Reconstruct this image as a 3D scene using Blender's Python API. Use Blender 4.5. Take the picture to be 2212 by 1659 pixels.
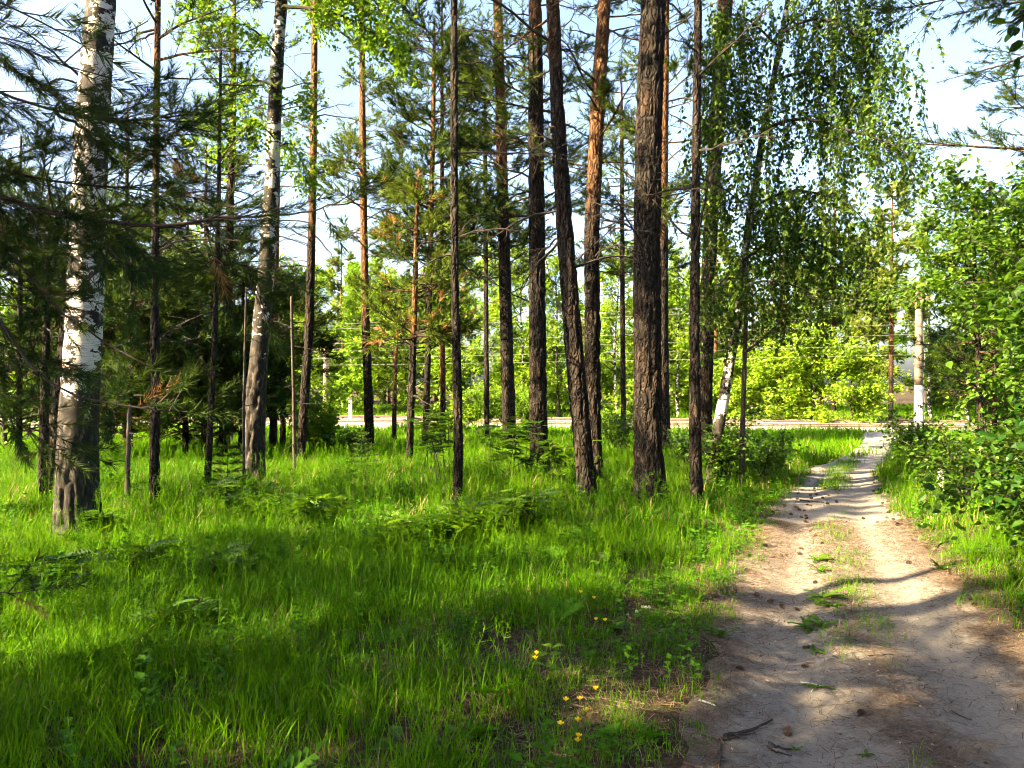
import bpy, math
import numpy as np
from mathutils import Vector

for o in list(bpy.data.objects):
    bpy.data.objects.remove(o, do_unlink=True)
SC = bpy.context.scene
COL = SC.collection

# ------------------------------------------------------------------ camera, sky, sun, exposure
EYE = 1.6
F, CX, CY = 1640.0, 1106.0, 829.5          # focal length and centre in units of a 2212 px wide picture
cam_data = bpy.data.cameras.new('camera')
cam_data.sensor_width = 36.0
cam_data.lens = 36.0 * F / 2212.0
cam_data.clip_start = 0.05
cam_data.clip_end = 2000
cam = bpy.data.objects.new('camera', cam_data)
COL.objects.link(cam)
cam.location = (0, 0, EYE)
cam.rotation_euler = (math.radians(90), 0, 0)
SC.camera = cam

SUN_EL = math.radians(36)
SUN_AZ = math.radians(25)                  # behind the line that runs to the left of the camera
TO_SUN = Vector((-math.cos(SUN_AZ) * math.cos(SUN_EL), -math.sin(SUN_AZ) * math.cos(SUN_EL), math.sin(SUN_EL)))
world = bpy.data.worlds.new('World')
SC.world = world
world.use_nodes = True
wt = world.node_tree
sky = wt.nodes.new('ShaderNodeTexSky')
sky.sky_type = 'NISHITA'
sky.sun_disc = False
sky.sun_elevation = SUN_EL
sky.sun_rotation = math.atan2(TO_SUN.x, TO_SUN.y)
sky.air_density = 1.0
sky.dust_density = 4.0
sky.ozone_density = 1.0
bg = wt.nodes['Background']
bg.inputs['Strength'].default_value = 0.055
wt.links.new(sky.outputs[0], bg.inputs['Color'])

sun_data = bpy.data.lights.new('sun', 'SUN')
sun_data.energy = 5.0
sun_data.angle = math.radians(0.5)
sun_data.color = (1.0, 0.78, 0.45)
sun = bpy.data.objects.new('sun', sun_data)
COL.objects.link(sun)
sun.rotation_euler = (-TO_SUN).to_track_quat('-Z', 'Y').to_euler()

vs = SC.view_settings
vs.view_transform = 'Standard'
vs.look = 'None'
vs.gamma = 1.0
vs.exposure = 3.45
vs.use_curve_mapping = False
SC.render.engine = 'CYCLES'
cy = SC.cycles
cy.max_bounces = 5
cy.diffuse_bounces = 3
cy.glossy_bounces = 2
cy.transmission_bounces = 4
cy.transparent_max_bounces = 4
cy.caustics_reflective = False
cy.caustics_refractive = False
cy.use_denoising = True
cy.filter_width = 1.0
cy.use_adaptive_sampling = True
cy.adaptive_threshold = 0.025
cy.adaptive_min_samples = 12

# ------------------------------------------------------------------ numeric helpers
def rg(seed):
    return np.random.default_rng(seed)

def _h(ix, iy, iz, seed):
    n = (ix * 374761393 + iy * 668265263 + iz * 2147483647 + seed * 974634777) & 0xffffffff
    n = ((n ^ (n >> 13)) * 1274126177) & 0xffffffff
    n = n ^ (n >> 16)
    return (n & 0xffff) / 65535.0

def noise3(p, seed=0):
    p = np.asarray(p, float)
    i = np.floor(p).astype(np.int64)
    f = p - i
    f = f * f * (3 - 2 * f)
    r = 0
    for dx in (0, 1):
        for dy in (0, 1):
            for dz in (0, 1):
                w = (f[..., 0] if dx else 1 - f[..., 0]) * (f[..., 1] if dy else 1 - f[..., 1]) * (f[..., 2] if dz else 1 - f[..., 2])
                r = r + w * _h(i[..., 0] + dx, i[..., 1] + dy, i[..., 2] + dz, seed)
    return r

def noise2(x, y, s=1.0, seed=0):
    x, y = np.broadcast_arrays(np.asarray(x, float), np.asarray(y, float))
    return noise3(np.stack([x * s, y * s, np.zeros_like(x) + 0.37], -1), seed)

def unit(v):
    v = np.asarray(v, float)
    return v / np.maximum(np.linalg.norm(v, axis=-1, keepdims=True), 1e-9)

def smooth(a, b, x):
    t = np.clip((np.asarray(x, float) - a) / (b - a), 0, 1)
    return t * t * (3 - 2 * t)

def frames(d, rnd, roll=None, up=None):
    """rotation matrices whose first column is d, rolled at random or with third column near up"""
    d = unit(d)
    n = len(d)
    if up is None:
        a = np.where(np.abs(d[:, 2:3]) < 0.9, np.array([[0, 0, 1.0]]), np.array([[1.0, 0, 0]]))
    else:
        a = np.broadcast_to(up, d.shape)
    y = unit(np.cross(a, d))
    z = np.cross(d, y)
    if roll is None:
        roll = rnd.uniform(0, 2 * math.pi, n)
    c, s = np.cos(roll)[:, None], np.sin(roll)[:, None]
    y2 = y * c + z * s
    z2 = -y * s + z * c
    return np.stack([d, y2, z2], -1)

# ------------------------------------------------------------------ mesh helpers
class MB:
    """collects vertices and faces; build() links them as one mesh object"""
    def __init__(self):
        self.V, self.T, self.Q, self.tm, self.qm, self.A, self.n = [], [], [], [], [], [], 0

    def add(self, V, Fc, mat=0, tint=None):
        V = np.asarray(V, float).reshape(-1, 3)
        Fc = np.asarray(Fc, np.int64)
        self.V.append(V)
        if tint is None:
            tint = np.full(len(V), 0.5)
        self.A.append(np.broadcast_to(tint, (len(V),)).astype(np.float32))
        if Fc.shape[1] == 3:
            self.T.append(Fc + self.n)
            self.tm.append(np.full(len(Fc), mat, np.int32))
        else:
            self.Q.append(Fc + self.n)
            self.qm.append(np.full(len(Fc), mat, np.int32))
        self.n += len(V)

    def scatter(self, proto, pos, R, s, mat=0, tint=None):
        PV, PF = proto
        n, m = len(pos), len(PV)
        if n == 0:
            return
        s = np.broadcast_to(s, (n,))
        V = np.einsum('nij,mj->nmi', R, PV) * s[:, None, None] + pos[:, None, :]
        Fc = (PF[None] + (np.arange(n) * m)[:, None, None]).reshape(-1, PF.shape[1])
        t = None if tint is None else np.repeat(tint, m)
        self.add(V.reshape(-1, 3), Fc, mat, t)

    def tube(self, P, r, sides=6, mat=0, tint=None, cap=True):
        P = np.asarray(P, float)
        k = len(P)
        r = np.broadcast_to(np.asarray(r, float), (k,))
        T = unit(np.gradient(P, axis=0))
        ref = np.array([0.3, 0.2, 1.0]) if abs(T[0, 2]) < 0.8 else np.array([1.0, 0.1, 0])
        X = unit(np.cross(T, ref))
        Y = np.cross(T, X)
        a = np.arange(sides) * 2 * math.pi / sides
        V = P[:, None] + (X[:, None] * np.cos(a)[None, :, None] + Y[:, None] * np.sin(a)[None, :, None]) * r[:, None, None]
        i = np.arange(k - 1)[:, None] * sides
        j = np.arange(sides)[None]
        j2 = (j + 1) % sides
        Q = np.stack([i + j, i + j2, i + sides + j2, i + sides + j], -1).reshape(-1, 4)
        self.add(V.reshape(-1, 3), Q, mat, tint)
        if cap:
            base = self.n - k * sides
            self.T.append(np.array([[base + 0, base + q + 1, base + q] for q in range(1, sides - 1)]))
            e = base + (k - 1) * sides
            self.T.append(np.array([[e, e + q, e + q + 1] for q in range(1, sides - 1)]))
            self.tm += [np.full(sides - 2, mat, np.int32)] * 2

    def sticks(self, A, B, ra, rb, mat=0, tint=None):
        A, B = np.asarray(A, float).reshape(-1, 3), np.asarray(B, float).reshape(-1, 3)
        n = len(A)
        if n == 0:
            return
        d = unit(B - A)
        R = frames(d, rg(1), roll=np.zeros(n))
        ra = np.broadcast_to(ra, (n,))
        rb = np.broadcast_to(rb, (n,))
        a = np.array([0, 2.0944, 4.1888])
        off = R[:, None, :, 1] * np.cos(a)[None, :, None] + R[:, None, :, 2] * np.sin(a)[None, :, None]
        V = np.concatenate([A[:, None] + off * ra[:, None, None], B[:, None] + off * rb[:, None, None]], 1)
        q = np.array([[0, 1, 4, 3], [1, 2, 5, 4], [2, 0, 3, 5]])
        Q = (q[None] + (np.arange(n) * 6)[:, None, None]).reshape(-1, 4)
        self.add(V.reshape(-1, 3), Q, mat, tint)

    def box(self, c, s, mat=0, rz=0.0, tint=None):
        c, s = np.array(c, float), np.array(s, float) / 2
        v = np.array([[x, y, z] for x in (-1, 1) for y in (-1, 1) for z in (-1, 1)], float) * s
        cr, sr = math.cos(rz), math.sin(rz)
        v = np.stack([v[:, 0] * cr - v[:, 1] * sr, v[:, 0] * sr + v[:, 1] * cr, v[:, 2]], -1) + c
        self.add(v, np.array([[0, 1, 3, 2], [4, 6, 7, 5], [0, 4, 5, 1], [2, 3, 7, 6], [0, 2, 6, 4], [1, 5, 7, 3]]), mat, tint)

    def mesh(self, name, mats, smooth_shade=False, origin=None):
        me = bpy.data.meshes.new(name)
        V = np.concatenate(self.V) if self.V else np.zeros((0, 3))
        if origin is not None:
            V = V - np.asarray(origin, float)
        T = np.concatenate(self.T) if self.T else np.zeros((0, 3), np.int64)
        Q = np.concatenate(self.Q) if self.Q else np.zeros((0, 4), np.int64)
        me.vertices.add(len(V))
        me.vertices.foreach_set('co', V.astype(np.float32).ravel())
        L = np.concatenate([T.ravel(), Q.ravel()]).astype(np.int32)
        me.loops.add(len(L))
        me.loops.foreach_set('vertex_index', L)
        nt, nq = len(T), len(Q)
        me.polygons.add(nt + nq)
        me.polygons.foreach_set('loop_start', np.concatenate([np.arange(nt) * 3, nt * 3 + np.arange(nq) * 4]).astype(np.int32))
        mi = np.concatenate((self.tm or [np.zeros(0, np.int32)]) + (self.qm or [np.zeros(0, np.int32)])).astype(np.int32)
        me.polygons.foreach_set('material_index', mi)
        me.polygons.foreach_set('use_smooth', np.full(nt + nq, smooth_shade))
        a = me.attributes.new('tint', 'FLOAT', 'POINT')
        a.data.foreach_set('value', np.concatenate(self.A).astype(np.float32))
        for m in mats:
            me.materials.append(m)
        me.update(calc_edges=True)
        return me

    def build(self, name, mats, parent=None, smooth_shade=False):
        """verts are in world space; local space is the parent's"""
        org = parent.location if parent is not None else None
        if parent is not None and parent.parent is not None:
            org = parent.parent.location + parent.location
        me = self.mesh(name, mats, smooth_shade, org)
        o = bpy.data.objects.new(name, me)
        COL.objects.link(o)
        if parent is not None:
            o.parent = parent
        return o

def tag(o, label=None, cat=None, group=None, kind=None):
    if label: o['label'] = label
    if cat: o['category'] = cat
    if group: o['group'] = group
    if kind: o['kind'] = kind
    return o

def empty(name, loc, label=None, cat=None, group=None):
    o = bpy.data.objects.new(name, None)
    o.empty_display_size = 0.2
    COL.objects.link(o)
    o.location = loc
    return tag(o, label, cat, group)

def copy_tree(o, parent=None):
    c = o.copy()
    COL.objects.link(c)
    if parent is not None:
        c.parent = parent
    for ch in list(o.children):
        copy_tree(ch, c)
    return c

# ------------------------------------------------------------------ materials
def node(nt, t, **kw):
    n = nt.nodes.new(t)
    for k, v in kw.items():
        if k.startswith('i_'):
            n.inputs[k[2:].replace('_', ' ')].default_value = v
        else:
            setattr(n, k, v)
    return n

def new_mat(name):
    m = bpy.data.materials.new(name)
    m.use_nodes = True
    nt = m.node_tree
    for n in list(nt.nodes):
        nt.nodes.remove(n)
    out = nt.nodes.new('ShaderNodeOutputMaterial')
    return m, nt, out

def ramp(nt, stops, fac=None, interp='LINEAR'):
    r = nt.nodes.new('ShaderNodeValToRGB')
    r.color_ramp.interpolation = interp
    e = r.color_ramp.elements
    while len(e) < len(stops):
        e.new(0.5)
    for el, (p, c) in zip(e, stops):
        el.position = p
        el.color = (*c, 1) if len(c) == 3 else c
    if fac is not None:
        nt.links.new(fac, r.inputs[0])
    return r

def leaf_mat(name, c0, c1, trans=0.45, rough=0.5, tcol=None, spec=0.25, instancer=False):
    """leaf colour runs from c0 to c1 with tint, which also carries sunlit and shaded tones; some light passes through"""
    m, nt, out = new_mat(name)
    L = nt.links.new
    at = node(nt, 'ShaderNodeAttribute', attribute_name='tint')
    fac = at.outputs['Fac']
    if instancer:
        a2 = node(nt, 'ShaderNodeAttribute', attribute_name='itint', attribute_type='INSTANCER')
        mx = node(nt, 'ShaderNodeMath', operation='MULTIPLY_ADD')
        L(at.outputs['Fac'], mx.inputs[0]); mx.inputs[1].default_value = 0.5
        h = node(nt, 'ShaderNodeMath', operation='MULTIPLY')
        L(a2.outputs['Fac'], h.inputs[0]); h.inputs[1].default_value = 0.5
        L(h.outputs[0], mx.inputs[2])
        fac = mx.outputs[0]
    r = ramp(nt, [(0.0, c0), (1.0, c1)], fac)
    p = node(nt, 'ShaderNodeBsdfPrincipled', i_Roughness=rough)
    p.inputs['Specular IOR Level'].default_value = spec
    L(r.outputs[0], p.inputs['Base Color'])
    t = node(nt, 'ShaderNodeBsdfTranslucent')
    mulc = node(nt, 'ShaderNodeMix', data_type='RGBA', blend_type='MULTIPLY')
    mulc.inputs[0].default_value = 1.0
    L(r.outputs[0], mulc.inputs[6])
    mulc.inputs[7].default_value = (*(tcol or (1.25, 1.15, 0.5)), 1)
    L(mulc.outputs[2], t.inputs['Color'])
    mx = node(nt, 'ShaderNodeMixShader', i_Fac=trans)
    L(p.outputs[0], mx.inputs[1]); L(t.outputs[0], mx.inputs[2])
    L(mx.outputs[0], out.inputs['Surface'])
    return m

def plain_mat(name, col, rough=0.7, noise=0.25, scale=20, metal=0.0, bump=0.0):
    m, nt, out = new_mat(name)
    L = nt.links.new
    tc = node(nt, 'ShaderNodeTexCoord')
    nz = node(nt, 'ShaderNodeTexNoise', i_Scale=scale, i_Detail=5.0)
    L(tc.outputs['Object'], nz.inputs['Vector'])
    c = np.array(col)
    r = ramp(nt, [(0.3, tuple(c * (1 - noise))), (0.7, tuple(np.minimum(c * (1 + noise), 1)))], nz.outputs['Fac'])
    p = node(nt, 'ShaderNodeBsdfPrincipled', i_Roughness=rough, i_Metallic=metal)
    p.inputs['Specular IOR Level'].default_value = 0.3
    L(r.outputs[0], p.inputs['Base Color'])
    if bump:
        b = node(nt, 'ShaderNodeBump', i_Strength=bump, i_Distance=0.01)
        L(nz.outputs['Fac'], b.inputs['Height']); L(b.outputs[0], p.inputs['Normal'])
    L(p.outputs[0], out.inputs['Surface'])
    return m

def mapping(nt, sc, src='Object'):
    tc = node(nt, 'ShaderNodeTexCoord')
    mp = node(nt, 'ShaderNodeMapping')
    mp.inputs['Scale'].default_value = sc
    nt.links.new(tc.outputs[src], mp.inputs['Vector'])
    return mp.outputs[0]

def pine_bark_mat():
    """tint 0 = old grey-brown plated bark, 1 = thin orange bark of the upper stem"""
    m, nt, out = new_mat('pine_bark')
    L = nt.links.new
    at = node(nt, 'ShaderNodeAttribute', attribute_name='tint')
    n1 = node(nt, 'ShaderNodeTexNoise', i_Scale=1.0, i_Detail=6.0, i_Roughness=0.65)
    L(mapping(nt, (30, 30, 6)), n1.inputs['Vector'])
    vo = node(nt, 'ShaderNodeTexVoronoi', feature='DISTANCE_TO_EDGE', i_Scale=1.0)
    wob = node(nt, 'ShaderNodeTexNoise', i_Scale=9.0, i_Detail=3.0)
    tc = node(nt, 'ShaderNodeTexCoord')
    L(tc.outputs['Object'], wob.inputs['Vector'])
    addv = node(nt, 'ShaderNodeMix', data_type='VECTOR')
    addv.inputs[0].default_value = 0.1
    L(tc.outputs['Object'], addv.inputs[4]); L(wob.outputs['Color'], addv.inputs[5])
    mp = node(nt, 'ShaderNodeMapping')
    mp.inputs['Scale'].default_value = (19, 19, 5)
    L(addv.outputs[1], mp.inputs['Vector'])
    L(mp.outputs[0], vo.inputs['Vector'])
    old = ramp(nt, [(0.25, (0.005, 0.004, 0.0034)), (0.5, (0.017, 0.0136, 0.0114)), (0.75, (0.055, 0.046, 0.038))], n1.outputs['Fac'])
    young = ramp(nt, [(0.25, (0.065, 0.03, 0.013)), (0.55, (0.15, 0.075, 0.033)), (0.8, (0.22, 0.13, 0.07))], n1.outputs['Fac'])
    big = node(nt, 'ShaderNodeTexNoise', i_Scale=3.0, i_Detail=3.0)
    L(tc.outputs['Object'], big.inputs['Vector'])
    f = node(nt, 'ShaderNodeMath', operation='MULTIPLY_ADD')
    L(big.outputs['Fac'], f.inputs[0]); f.inputs[1].default_value = 0.7
    sub = node(nt, 'ShaderNodeMath', operation='SUBTRACT')
    L(at.outputs['Fac'], sub.inputs[0]); sub.inputs[1].default_value = 0.35
    L(sub.outputs[0], f.inputs[2])
    f.use_clamp = True
    mx = node(nt, 'ShaderNodeMix', data_type='RGBA')
    L(f.outputs[0], mx.inputs[0]); L(old.outputs[0], mx.inputs[6]); L(young.outputs[0], mx.inputs[7])
    crack = ramp(nt, [(0.0, (0.28, 0.25, 0.23)), (0.16, (1, 1, 1))], vo.outputs['Distance'])
    mc = node(nt, 'ShaderNodeMix', data_type='RGBA', blend_type='MULTIPLY')
    mc.inputs[0].default_value = 0.85
    L(mx.outputs[2], mc.inputs[6]); L(crack.outputs[0], mc.inputs[7])
    p = node(nt, 'ShaderNodeBsdfPrincipled', i_Roughness=0.9)
    p.inputs['Specular IOR Level'].default_value = 0.15
    L(mc.outputs[2], p.inputs['Base Color'])
    b1 = node(nt, 'ShaderNodeBump', i_Strength=1.0, i_Distance=0.025)
    cr2 = ramp(nt, [(0.0, (0, 0, 0)), (0.22, (1, 1, 1))], vo.outputs['Distance'])
    L(cr2.outputs[0], b1.inputs['Height'])
    b2 = node(nt, 'ShaderNodeBump', i_Strength=0.7, i_Distance=0.006)
    L(n1.outputs['Fac'], b2.inputs['Height']); L(b1.outputs[0], b2.inputs['Normal'])
    L(b2.outputs[0], p.inputs['Normal'])
    L(p.outputs[0], out.inputs['Surface'])
    return m

def birch_bark_mat(name='birch_bark'):
    """tint 0 = white paper bark, 1 = black furrowed bark of the foot"""
    m, nt, out = new_mat(name)
    L = nt.links.new
    at = node(nt, 'ShaderNodeAttribute', attribute_name='tint')
    def nz(sc, det, rough=0.6):
        n = node(nt, 'ShaderNodeTexNoise', i_Scale=1.0, i_Detail=det, i_Roughness=rough)
        L(mapping(nt, sc), n.inputs['Vector'])
        return n.outputs['Fac']
    fine = nz((9, 9, 130), 4)
    white = ramp(nt, [(0.32, (0.20, 0.17, 0.145)), (0.45, (0.47, 0.44, 0.41)), (0.7, (0.62, 0.59, 0.56))], fine)
    band = nz((5, 5, 34), 3)                      # long horizontal lenticels
    bm = ramp(nt, [(0.635, (0, 0, 0)), (0.66, (1, 1, 1))], band)
    blot = nz((4.2, 4.2, 5.5), 5, 0.7)                # black scars
    a = node(nt, 'ShaderNodeMath', operation='MULTIPLY_ADD')
    L(at.outputs['Fac'], a.inputs[0]); a.inputs[1].default_value = 0.46; L(blot, a.inputs[2])
    sm = ramp(nt, [(0.585, (0, 0, 0)), (0.605, (1, 1, 1))], a.outputs[0])
    mxm = node(nt, 'ShaderNodeMath', operation='MAXIMUM')
    L(bm.outputs[0], mxm.inputs[0]); L(sm.outputs[0], mxm.inputs[1])
    dk = ramp(nt, [(0.40, (0.008, 0.007, 0.006)), (0.52, (0.018, 0.015, 0.012)), (0.60, (0.04, 0.032, 0.026)), (0.70, (0.12, 0.10, 0.08))], nz((26, 26, 8.0), 4, 0.65))
    mx = node(nt, 'ShaderNodeMix', data_type='RGBA')
    L(mxm.outputs[0], mx.inputs[0]); L(white.outputs[0], mx.inputs[6]); L(dk.outputs[0], mx.inputs[7])
    p = node(nt, 'ShaderNodeBsdfPrincipled', i_Roughness=0.75)
    p.inputs['Specular IOR Level'].default_value = 0.2
    L(mx.outputs[2], p.inputs['Base Color'])
    b = node(nt, 'ShaderNodeBump', i_Strength=0.8, i_Distance=0.01)
    inv = node(nt, 'ShaderNodeMath', operation='SUBTRACT')
    inv.inputs[0].default_value = 1.0
    L(mxm.outputs[0], inv.inputs[1])
    ad = node(nt, 'ShaderNodeMath', operation='MULTIPLY_ADD')
    L(fine, ad.inputs[0]); ad.inputs[1].default_value = 0.3; L(inv.outputs[0], ad.inputs[2])
    L(ad.outputs[0], b.inputs['Height']); L(b.outputs[0], p.inputs['Normal'])
    L(p.outputs[0], out.inputs['Surface'])
    return m

def ground_mat():
    m, nt, out = new_mat('forest_floor')
    L = nt.links.new
    tc = node(nt, 'ShaderNodeTexCoord')
    def nz(s, d=6.0, r=0.65):
        n = node(nt, 'ShaderNodeTexNoise', i_Scale=s, i_Detail=d, i_Roughness=r)
        L(tc.outputs['Object'], n.inputs['Vector'])
        return n.outputs['Fac']
    a = ramp(nt, [(0.3, (0.012, 0.009, 0.006)), (0.55, (0.045, 0.031, 0.018)), (0.75, (0.11, 0.078, 0.045))], nz(28))
    g = ramp(nt, [(0.3, (0.02, 0.035, 0.006)), (0.7, (0.06, 0.10, 0.015))], nz(40))
    k = ramp(nt, [(0.55, (0, 0, 0)), (0.75, (1, 1, 1))], nz(6.0))
    mx = node(nt, 'ShaderNodeMix', data_type='RGBA')
    L(k.outputs[0], mx.inputs[0]); L(a.outputs[0], mx.inputs[6]); L(g.outputs[0], mx.inputs[7])
    p = node(nt, 'ShaderNodeBsdfPrincipled', i_Roughness=0.95)
    p.inputs['Specular IOR Level'].default_value = 0.1
    L(mx.outputs[2], p.inputs['Base Color'])
    b = node(nt, 'ShaderNodeBump', i_Strength=0.8, i_Distance=0.03)
    L(nz(45), b.inputs['Height']); L(b.outputs[0], p.inputs['Normal'])
    L(p.outputs[0], out.inputs['Surface'])
    return m

def path_mat():
    """tint 0 = bare trodden sandy soil, 1 = brown needle litter"""
    m, nt, out = new_mat('path_soil')
    L = nt.links.new
    tc = node(nt, 'ShaderNodeTexCoord')
    at = node(nt, 'ShaderNodeAttribute', attribute_name='tint')
    def nz(s, d=6.0, r=0.65, vec=None):
        n = node(nt, 'ShaderNodeTexNoise', i_Scale=s, i_Detail=d, i_Roughness=r)
        L(vec or tc.outputs['Object'], n.inputs['Vector'])
        return n.outputs['Fac']
    soil = ramp(nt, [(0.30, (0.088, 0.079, 0.071)), (0.5, (0.200, 0.183, 0.166)), (0.70, (0.285, 0.262, 0.236))], nz(38, 12, 0.92))
    lit = ramp(nt, [(0.3, (0.03, 0.023, 0.018)), (0.5, (0.095, 0.073, 0.056)), (0.72, (0.21, 0.165, 0.125))], nz(75, 6, 0.8))
    f = node(nt, 'ShaderNodeMath', operation='MULTIPLY_ADD')
    L(nz(5.0, 8, 0.78), f.inputs[0]); f.inputs[1].default_value = 1.5
    sb = node(nt, 'ShaderNodeMath', operation='SUBTRACT')
    L(at.outputs['Fac'], sb.inputs[0]); sb.inputs[1].default_value = 0.78
    L(sb.outputs[0], f.inputs[2])
    k = ramp(nt, [(0.35, (0, 0, 0)), (0.75, (1, 1, 1))], f.outputs[0])
    mx = node(nt, 'ShaderNodeMix', data_type='RGBA')
    L(k.outputs[0], mx.inputs[0]); L(soil.outputs[0], mx.inputs[6]); L(lit.outputs[0], mx.inputs[7])
    p = node(nt, 'ShaderNodeBsdfPrincipled', i_Roughness=0.95)
    p.inputs['Specular IOR Level'].default_value = 0.1
    L(mx.outputs[2], p.inputs['Base Color'])
    b = node(nt, 'ShaderNodeBump', i_Strength=1.0, i_Distance=0.02)
    L(nz(45, 9, 0.85), b.inputs['Height']); L(b.outputs[0], p.inputs['Normal'])
    L(p.outputs[0], out.inputs['Surface'])
    return m

def ballast_mat():
    m, nt, out = new_mat('ballast')
    L = nt.links.new
    tc = node(nt, 'ShaderNodeTexCoord')
    v = node(nt, 'ShaderNodeTexVoronoi', i_Scale=16.0)
    L(tc.outputs['Object'], v.inputs['Vector'])
    r = ramp(nt, [(0.0, (0.22, 0.20, 0.18)), (0.5, (0.33, 0.30, 0.27)), (1.0, (0.44, 0.40, 0.365))], v.outputs['Color'])
    p = node(nt, 'ShaderNodeBsdfPrincipled', i_Roughness=0.9)
    L(r.outputs[0], p.inputs['Base Color'])
    b = node(nt, 'ShaderNodeBump', i_Strength=1.0, i_Distance=0.05)
    L(v.outputs['Distance'], b.inputs['Height']); L(b.outputs[0], p.inputs['Normal'])
    L(p.outputs[0], out.inputs['Surface'])
    return m

M = {}
M['pine_bark'] = pine_bark_mat()
M['birch_bark'] = birch_bark_mat()
M['twig'] = plain_mat('twig_bark', (0.022, 0.017, 0.014), 0.9, 0.4, 40)
M['grey_twig'] = plain_mat('grey_dead_wood', (0.07, 0.055, 0.045), 0.9, 0.4, 30)
M['stem'] = plain_mat('grey_stem_bark', (0.04, 0.032, 0.025), 0.85, 0.4, 30, bump=0.4)
M['white_twig'] = plain_mat('peeled_wood', (0.42, 0.38, 0.34), 0.8, 0.25, 30)
M['needle'] = leaf_mat('pine_needles', (0.008, 0.028, 0.007), (0.085, 0.125, 0.012), 0.25, 0.6, spec=0.1)
M['needle_dry'] = leaf_mat('dry_pine_needles', (0.16, 0.085, 0.03), (0.32, 0.18, 0.07), 0.2, 0.7)
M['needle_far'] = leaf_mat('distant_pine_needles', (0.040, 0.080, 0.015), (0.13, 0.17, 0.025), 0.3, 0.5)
M['birch_leaf'] = leaf_mat('birch_leaves', (0.014, 0.045, 0.004), (0.085, 0.16, 0.008), 0.45, 0.45)
M['bright_leaf'] = leaf_mat('sunlit_leaves', (0.060, 0.165, 0.006), (0.18, 0.29, 0.014), 0.5, 0.5)  # lighter leaf colour: part of the sunlit look is painted in here
M['shrub_leaf'] = leaf_mat('shrub_leaves', (0.012, 0.050, 0.004), (0.085, 0.17, 0.008), 0.45, 0.4)
M['grass'] = leaf_mat('grass_blades', (0.006, 0.064, 0.002), (0.135, 0.285, 0.0015), 0.48, 0.6, tcol=(1.2, 1.2, 0.3), spec=0.08, instancer=True)
M['herb'] = leaf_mat('herb_leaves', (0.012, 0.062, 0.004), (0.075, 0.19, 0.008), 0.4, 0.65, spec=0.08, instancer=True)
M['straw'] = leaf_mat('dead_grass', (0.16, 0.11, 0.05), (0.26, 0.20, 0.10), 0.2, 0.7)
M['ground'] = ground_mat()
M['path'] = path_mat()
M['ballast'] = ballast_mat()
M['concrete'] = plain_mat('old_concrete', (0.19, 0.14, 0.10), 0.85, 0.22, 6, bump=0.2)
M['whitewash'] = plain_mat('whitewash', (0.34, 0.335, 0.32), 0.8, 0.12, 8)
M['rust'] = plain_mat('rusty_steel', (0.15, 0.105, 0.085), 0.7, 0.3, 15)
M['iron'] = plain_mat('dark_iron', (0.06, 0.05, 0.045), 0.6, 0.3, 15)
M['insulator'] = plain_mat('brown_porcelain', (0.10, 0.045, 0.03), 0.25, 0.2, 10)
M['wire'] = plain_mat('grey_wire', (0.16, 0.16, 0.17), 0.6, 0.1, 5)
M['sleeper'] = plain_mat('grey_sleeper', (0.22, 0.18, 0.15), 0.9, 0.25, 8)
M['cone'] = leaf_mat('pine_cone_scales', (0.022, 0.014, 0.010), (0.12, 0.075, 0.05), 0.0, 0.8)
M['petal'] = leaf_mat('yellow_petals', (0.62, 0.43, 0.003), (0.7, 0.52, 0.005), 0.3, 0.3)
M['white_petal'] = leaf_mat('white_petals', (0.30, 0.30, 0.25), (0.38, 0.38, 0.33), 0.3, 0.5)
M['litter'] = leaf_mat('fallen_needles', (0.02, 0.013, 0.009), (0.15, 0.10, 0.065), 0.0, 0.85)
M['grit'] = leaf_mat('grit', (0.02, 0.015, 0.012), (0.36, 0.31, 0.26), 0.0, 0.85)
M['black_post'] = plain_mat('blackened_wood', (0.02, 0.018, 0.016), 0.8, 0.3, 20)

# ------------------------------------------------------------------ terrain
# path edges: (y, x of the left edge, x of the right edge)
PATH = np.array([(1.0, -0.35, 2.2), (2.2, 0.36, 2.55), (3.16, 0.74, 2.80), (4.44, 1.18, 3.10), (5.69, 1.68, 3.52), (7.93, 2.58, 4.25),
                 (9.3, 3.15, 4.75), (10.9, 3.95, 5.32), (12.6, 4.85, 6.05), (14.5, 5.75, 6.95), (18.0, 7.85, 8.95), (22.6, 10.45, 11.45), (27.0, 12.4, 14.2)])
TRK_A = math.radians(-11.0)                        # the tracks run away to the left
TRK_D = np.array([math.cos(TRK_A), math.sin(TRK_A)])
TRK_N = np.array([-TRK_D[1], TRK_D[0]])
TRK_P = np.array([17.0, 32.6])                      # a point on the near track's centre line

def trk_d(x, y):
    """distance beyond the near track's centre line"""
    return (x - TRK_P[0]) * TRK_N[0] + (y - TRK_P[1]) * TRK_N[1]

def path_t(x, y):
    """-1 at the left edge of the path, 1 at the right edge; large elsewhere"""
    l = np.interp(y, PATH[:, 0], PATH[:, 1])
    r = np.interp(y, PATH[:, 0], PATH[:, 2])
    t = (x - (l + r) / 2) / ((r - l) / 2)
    return np.where((y < 0.9) | (y > 27.2), 9.0, t), (r - l) / 2

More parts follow.
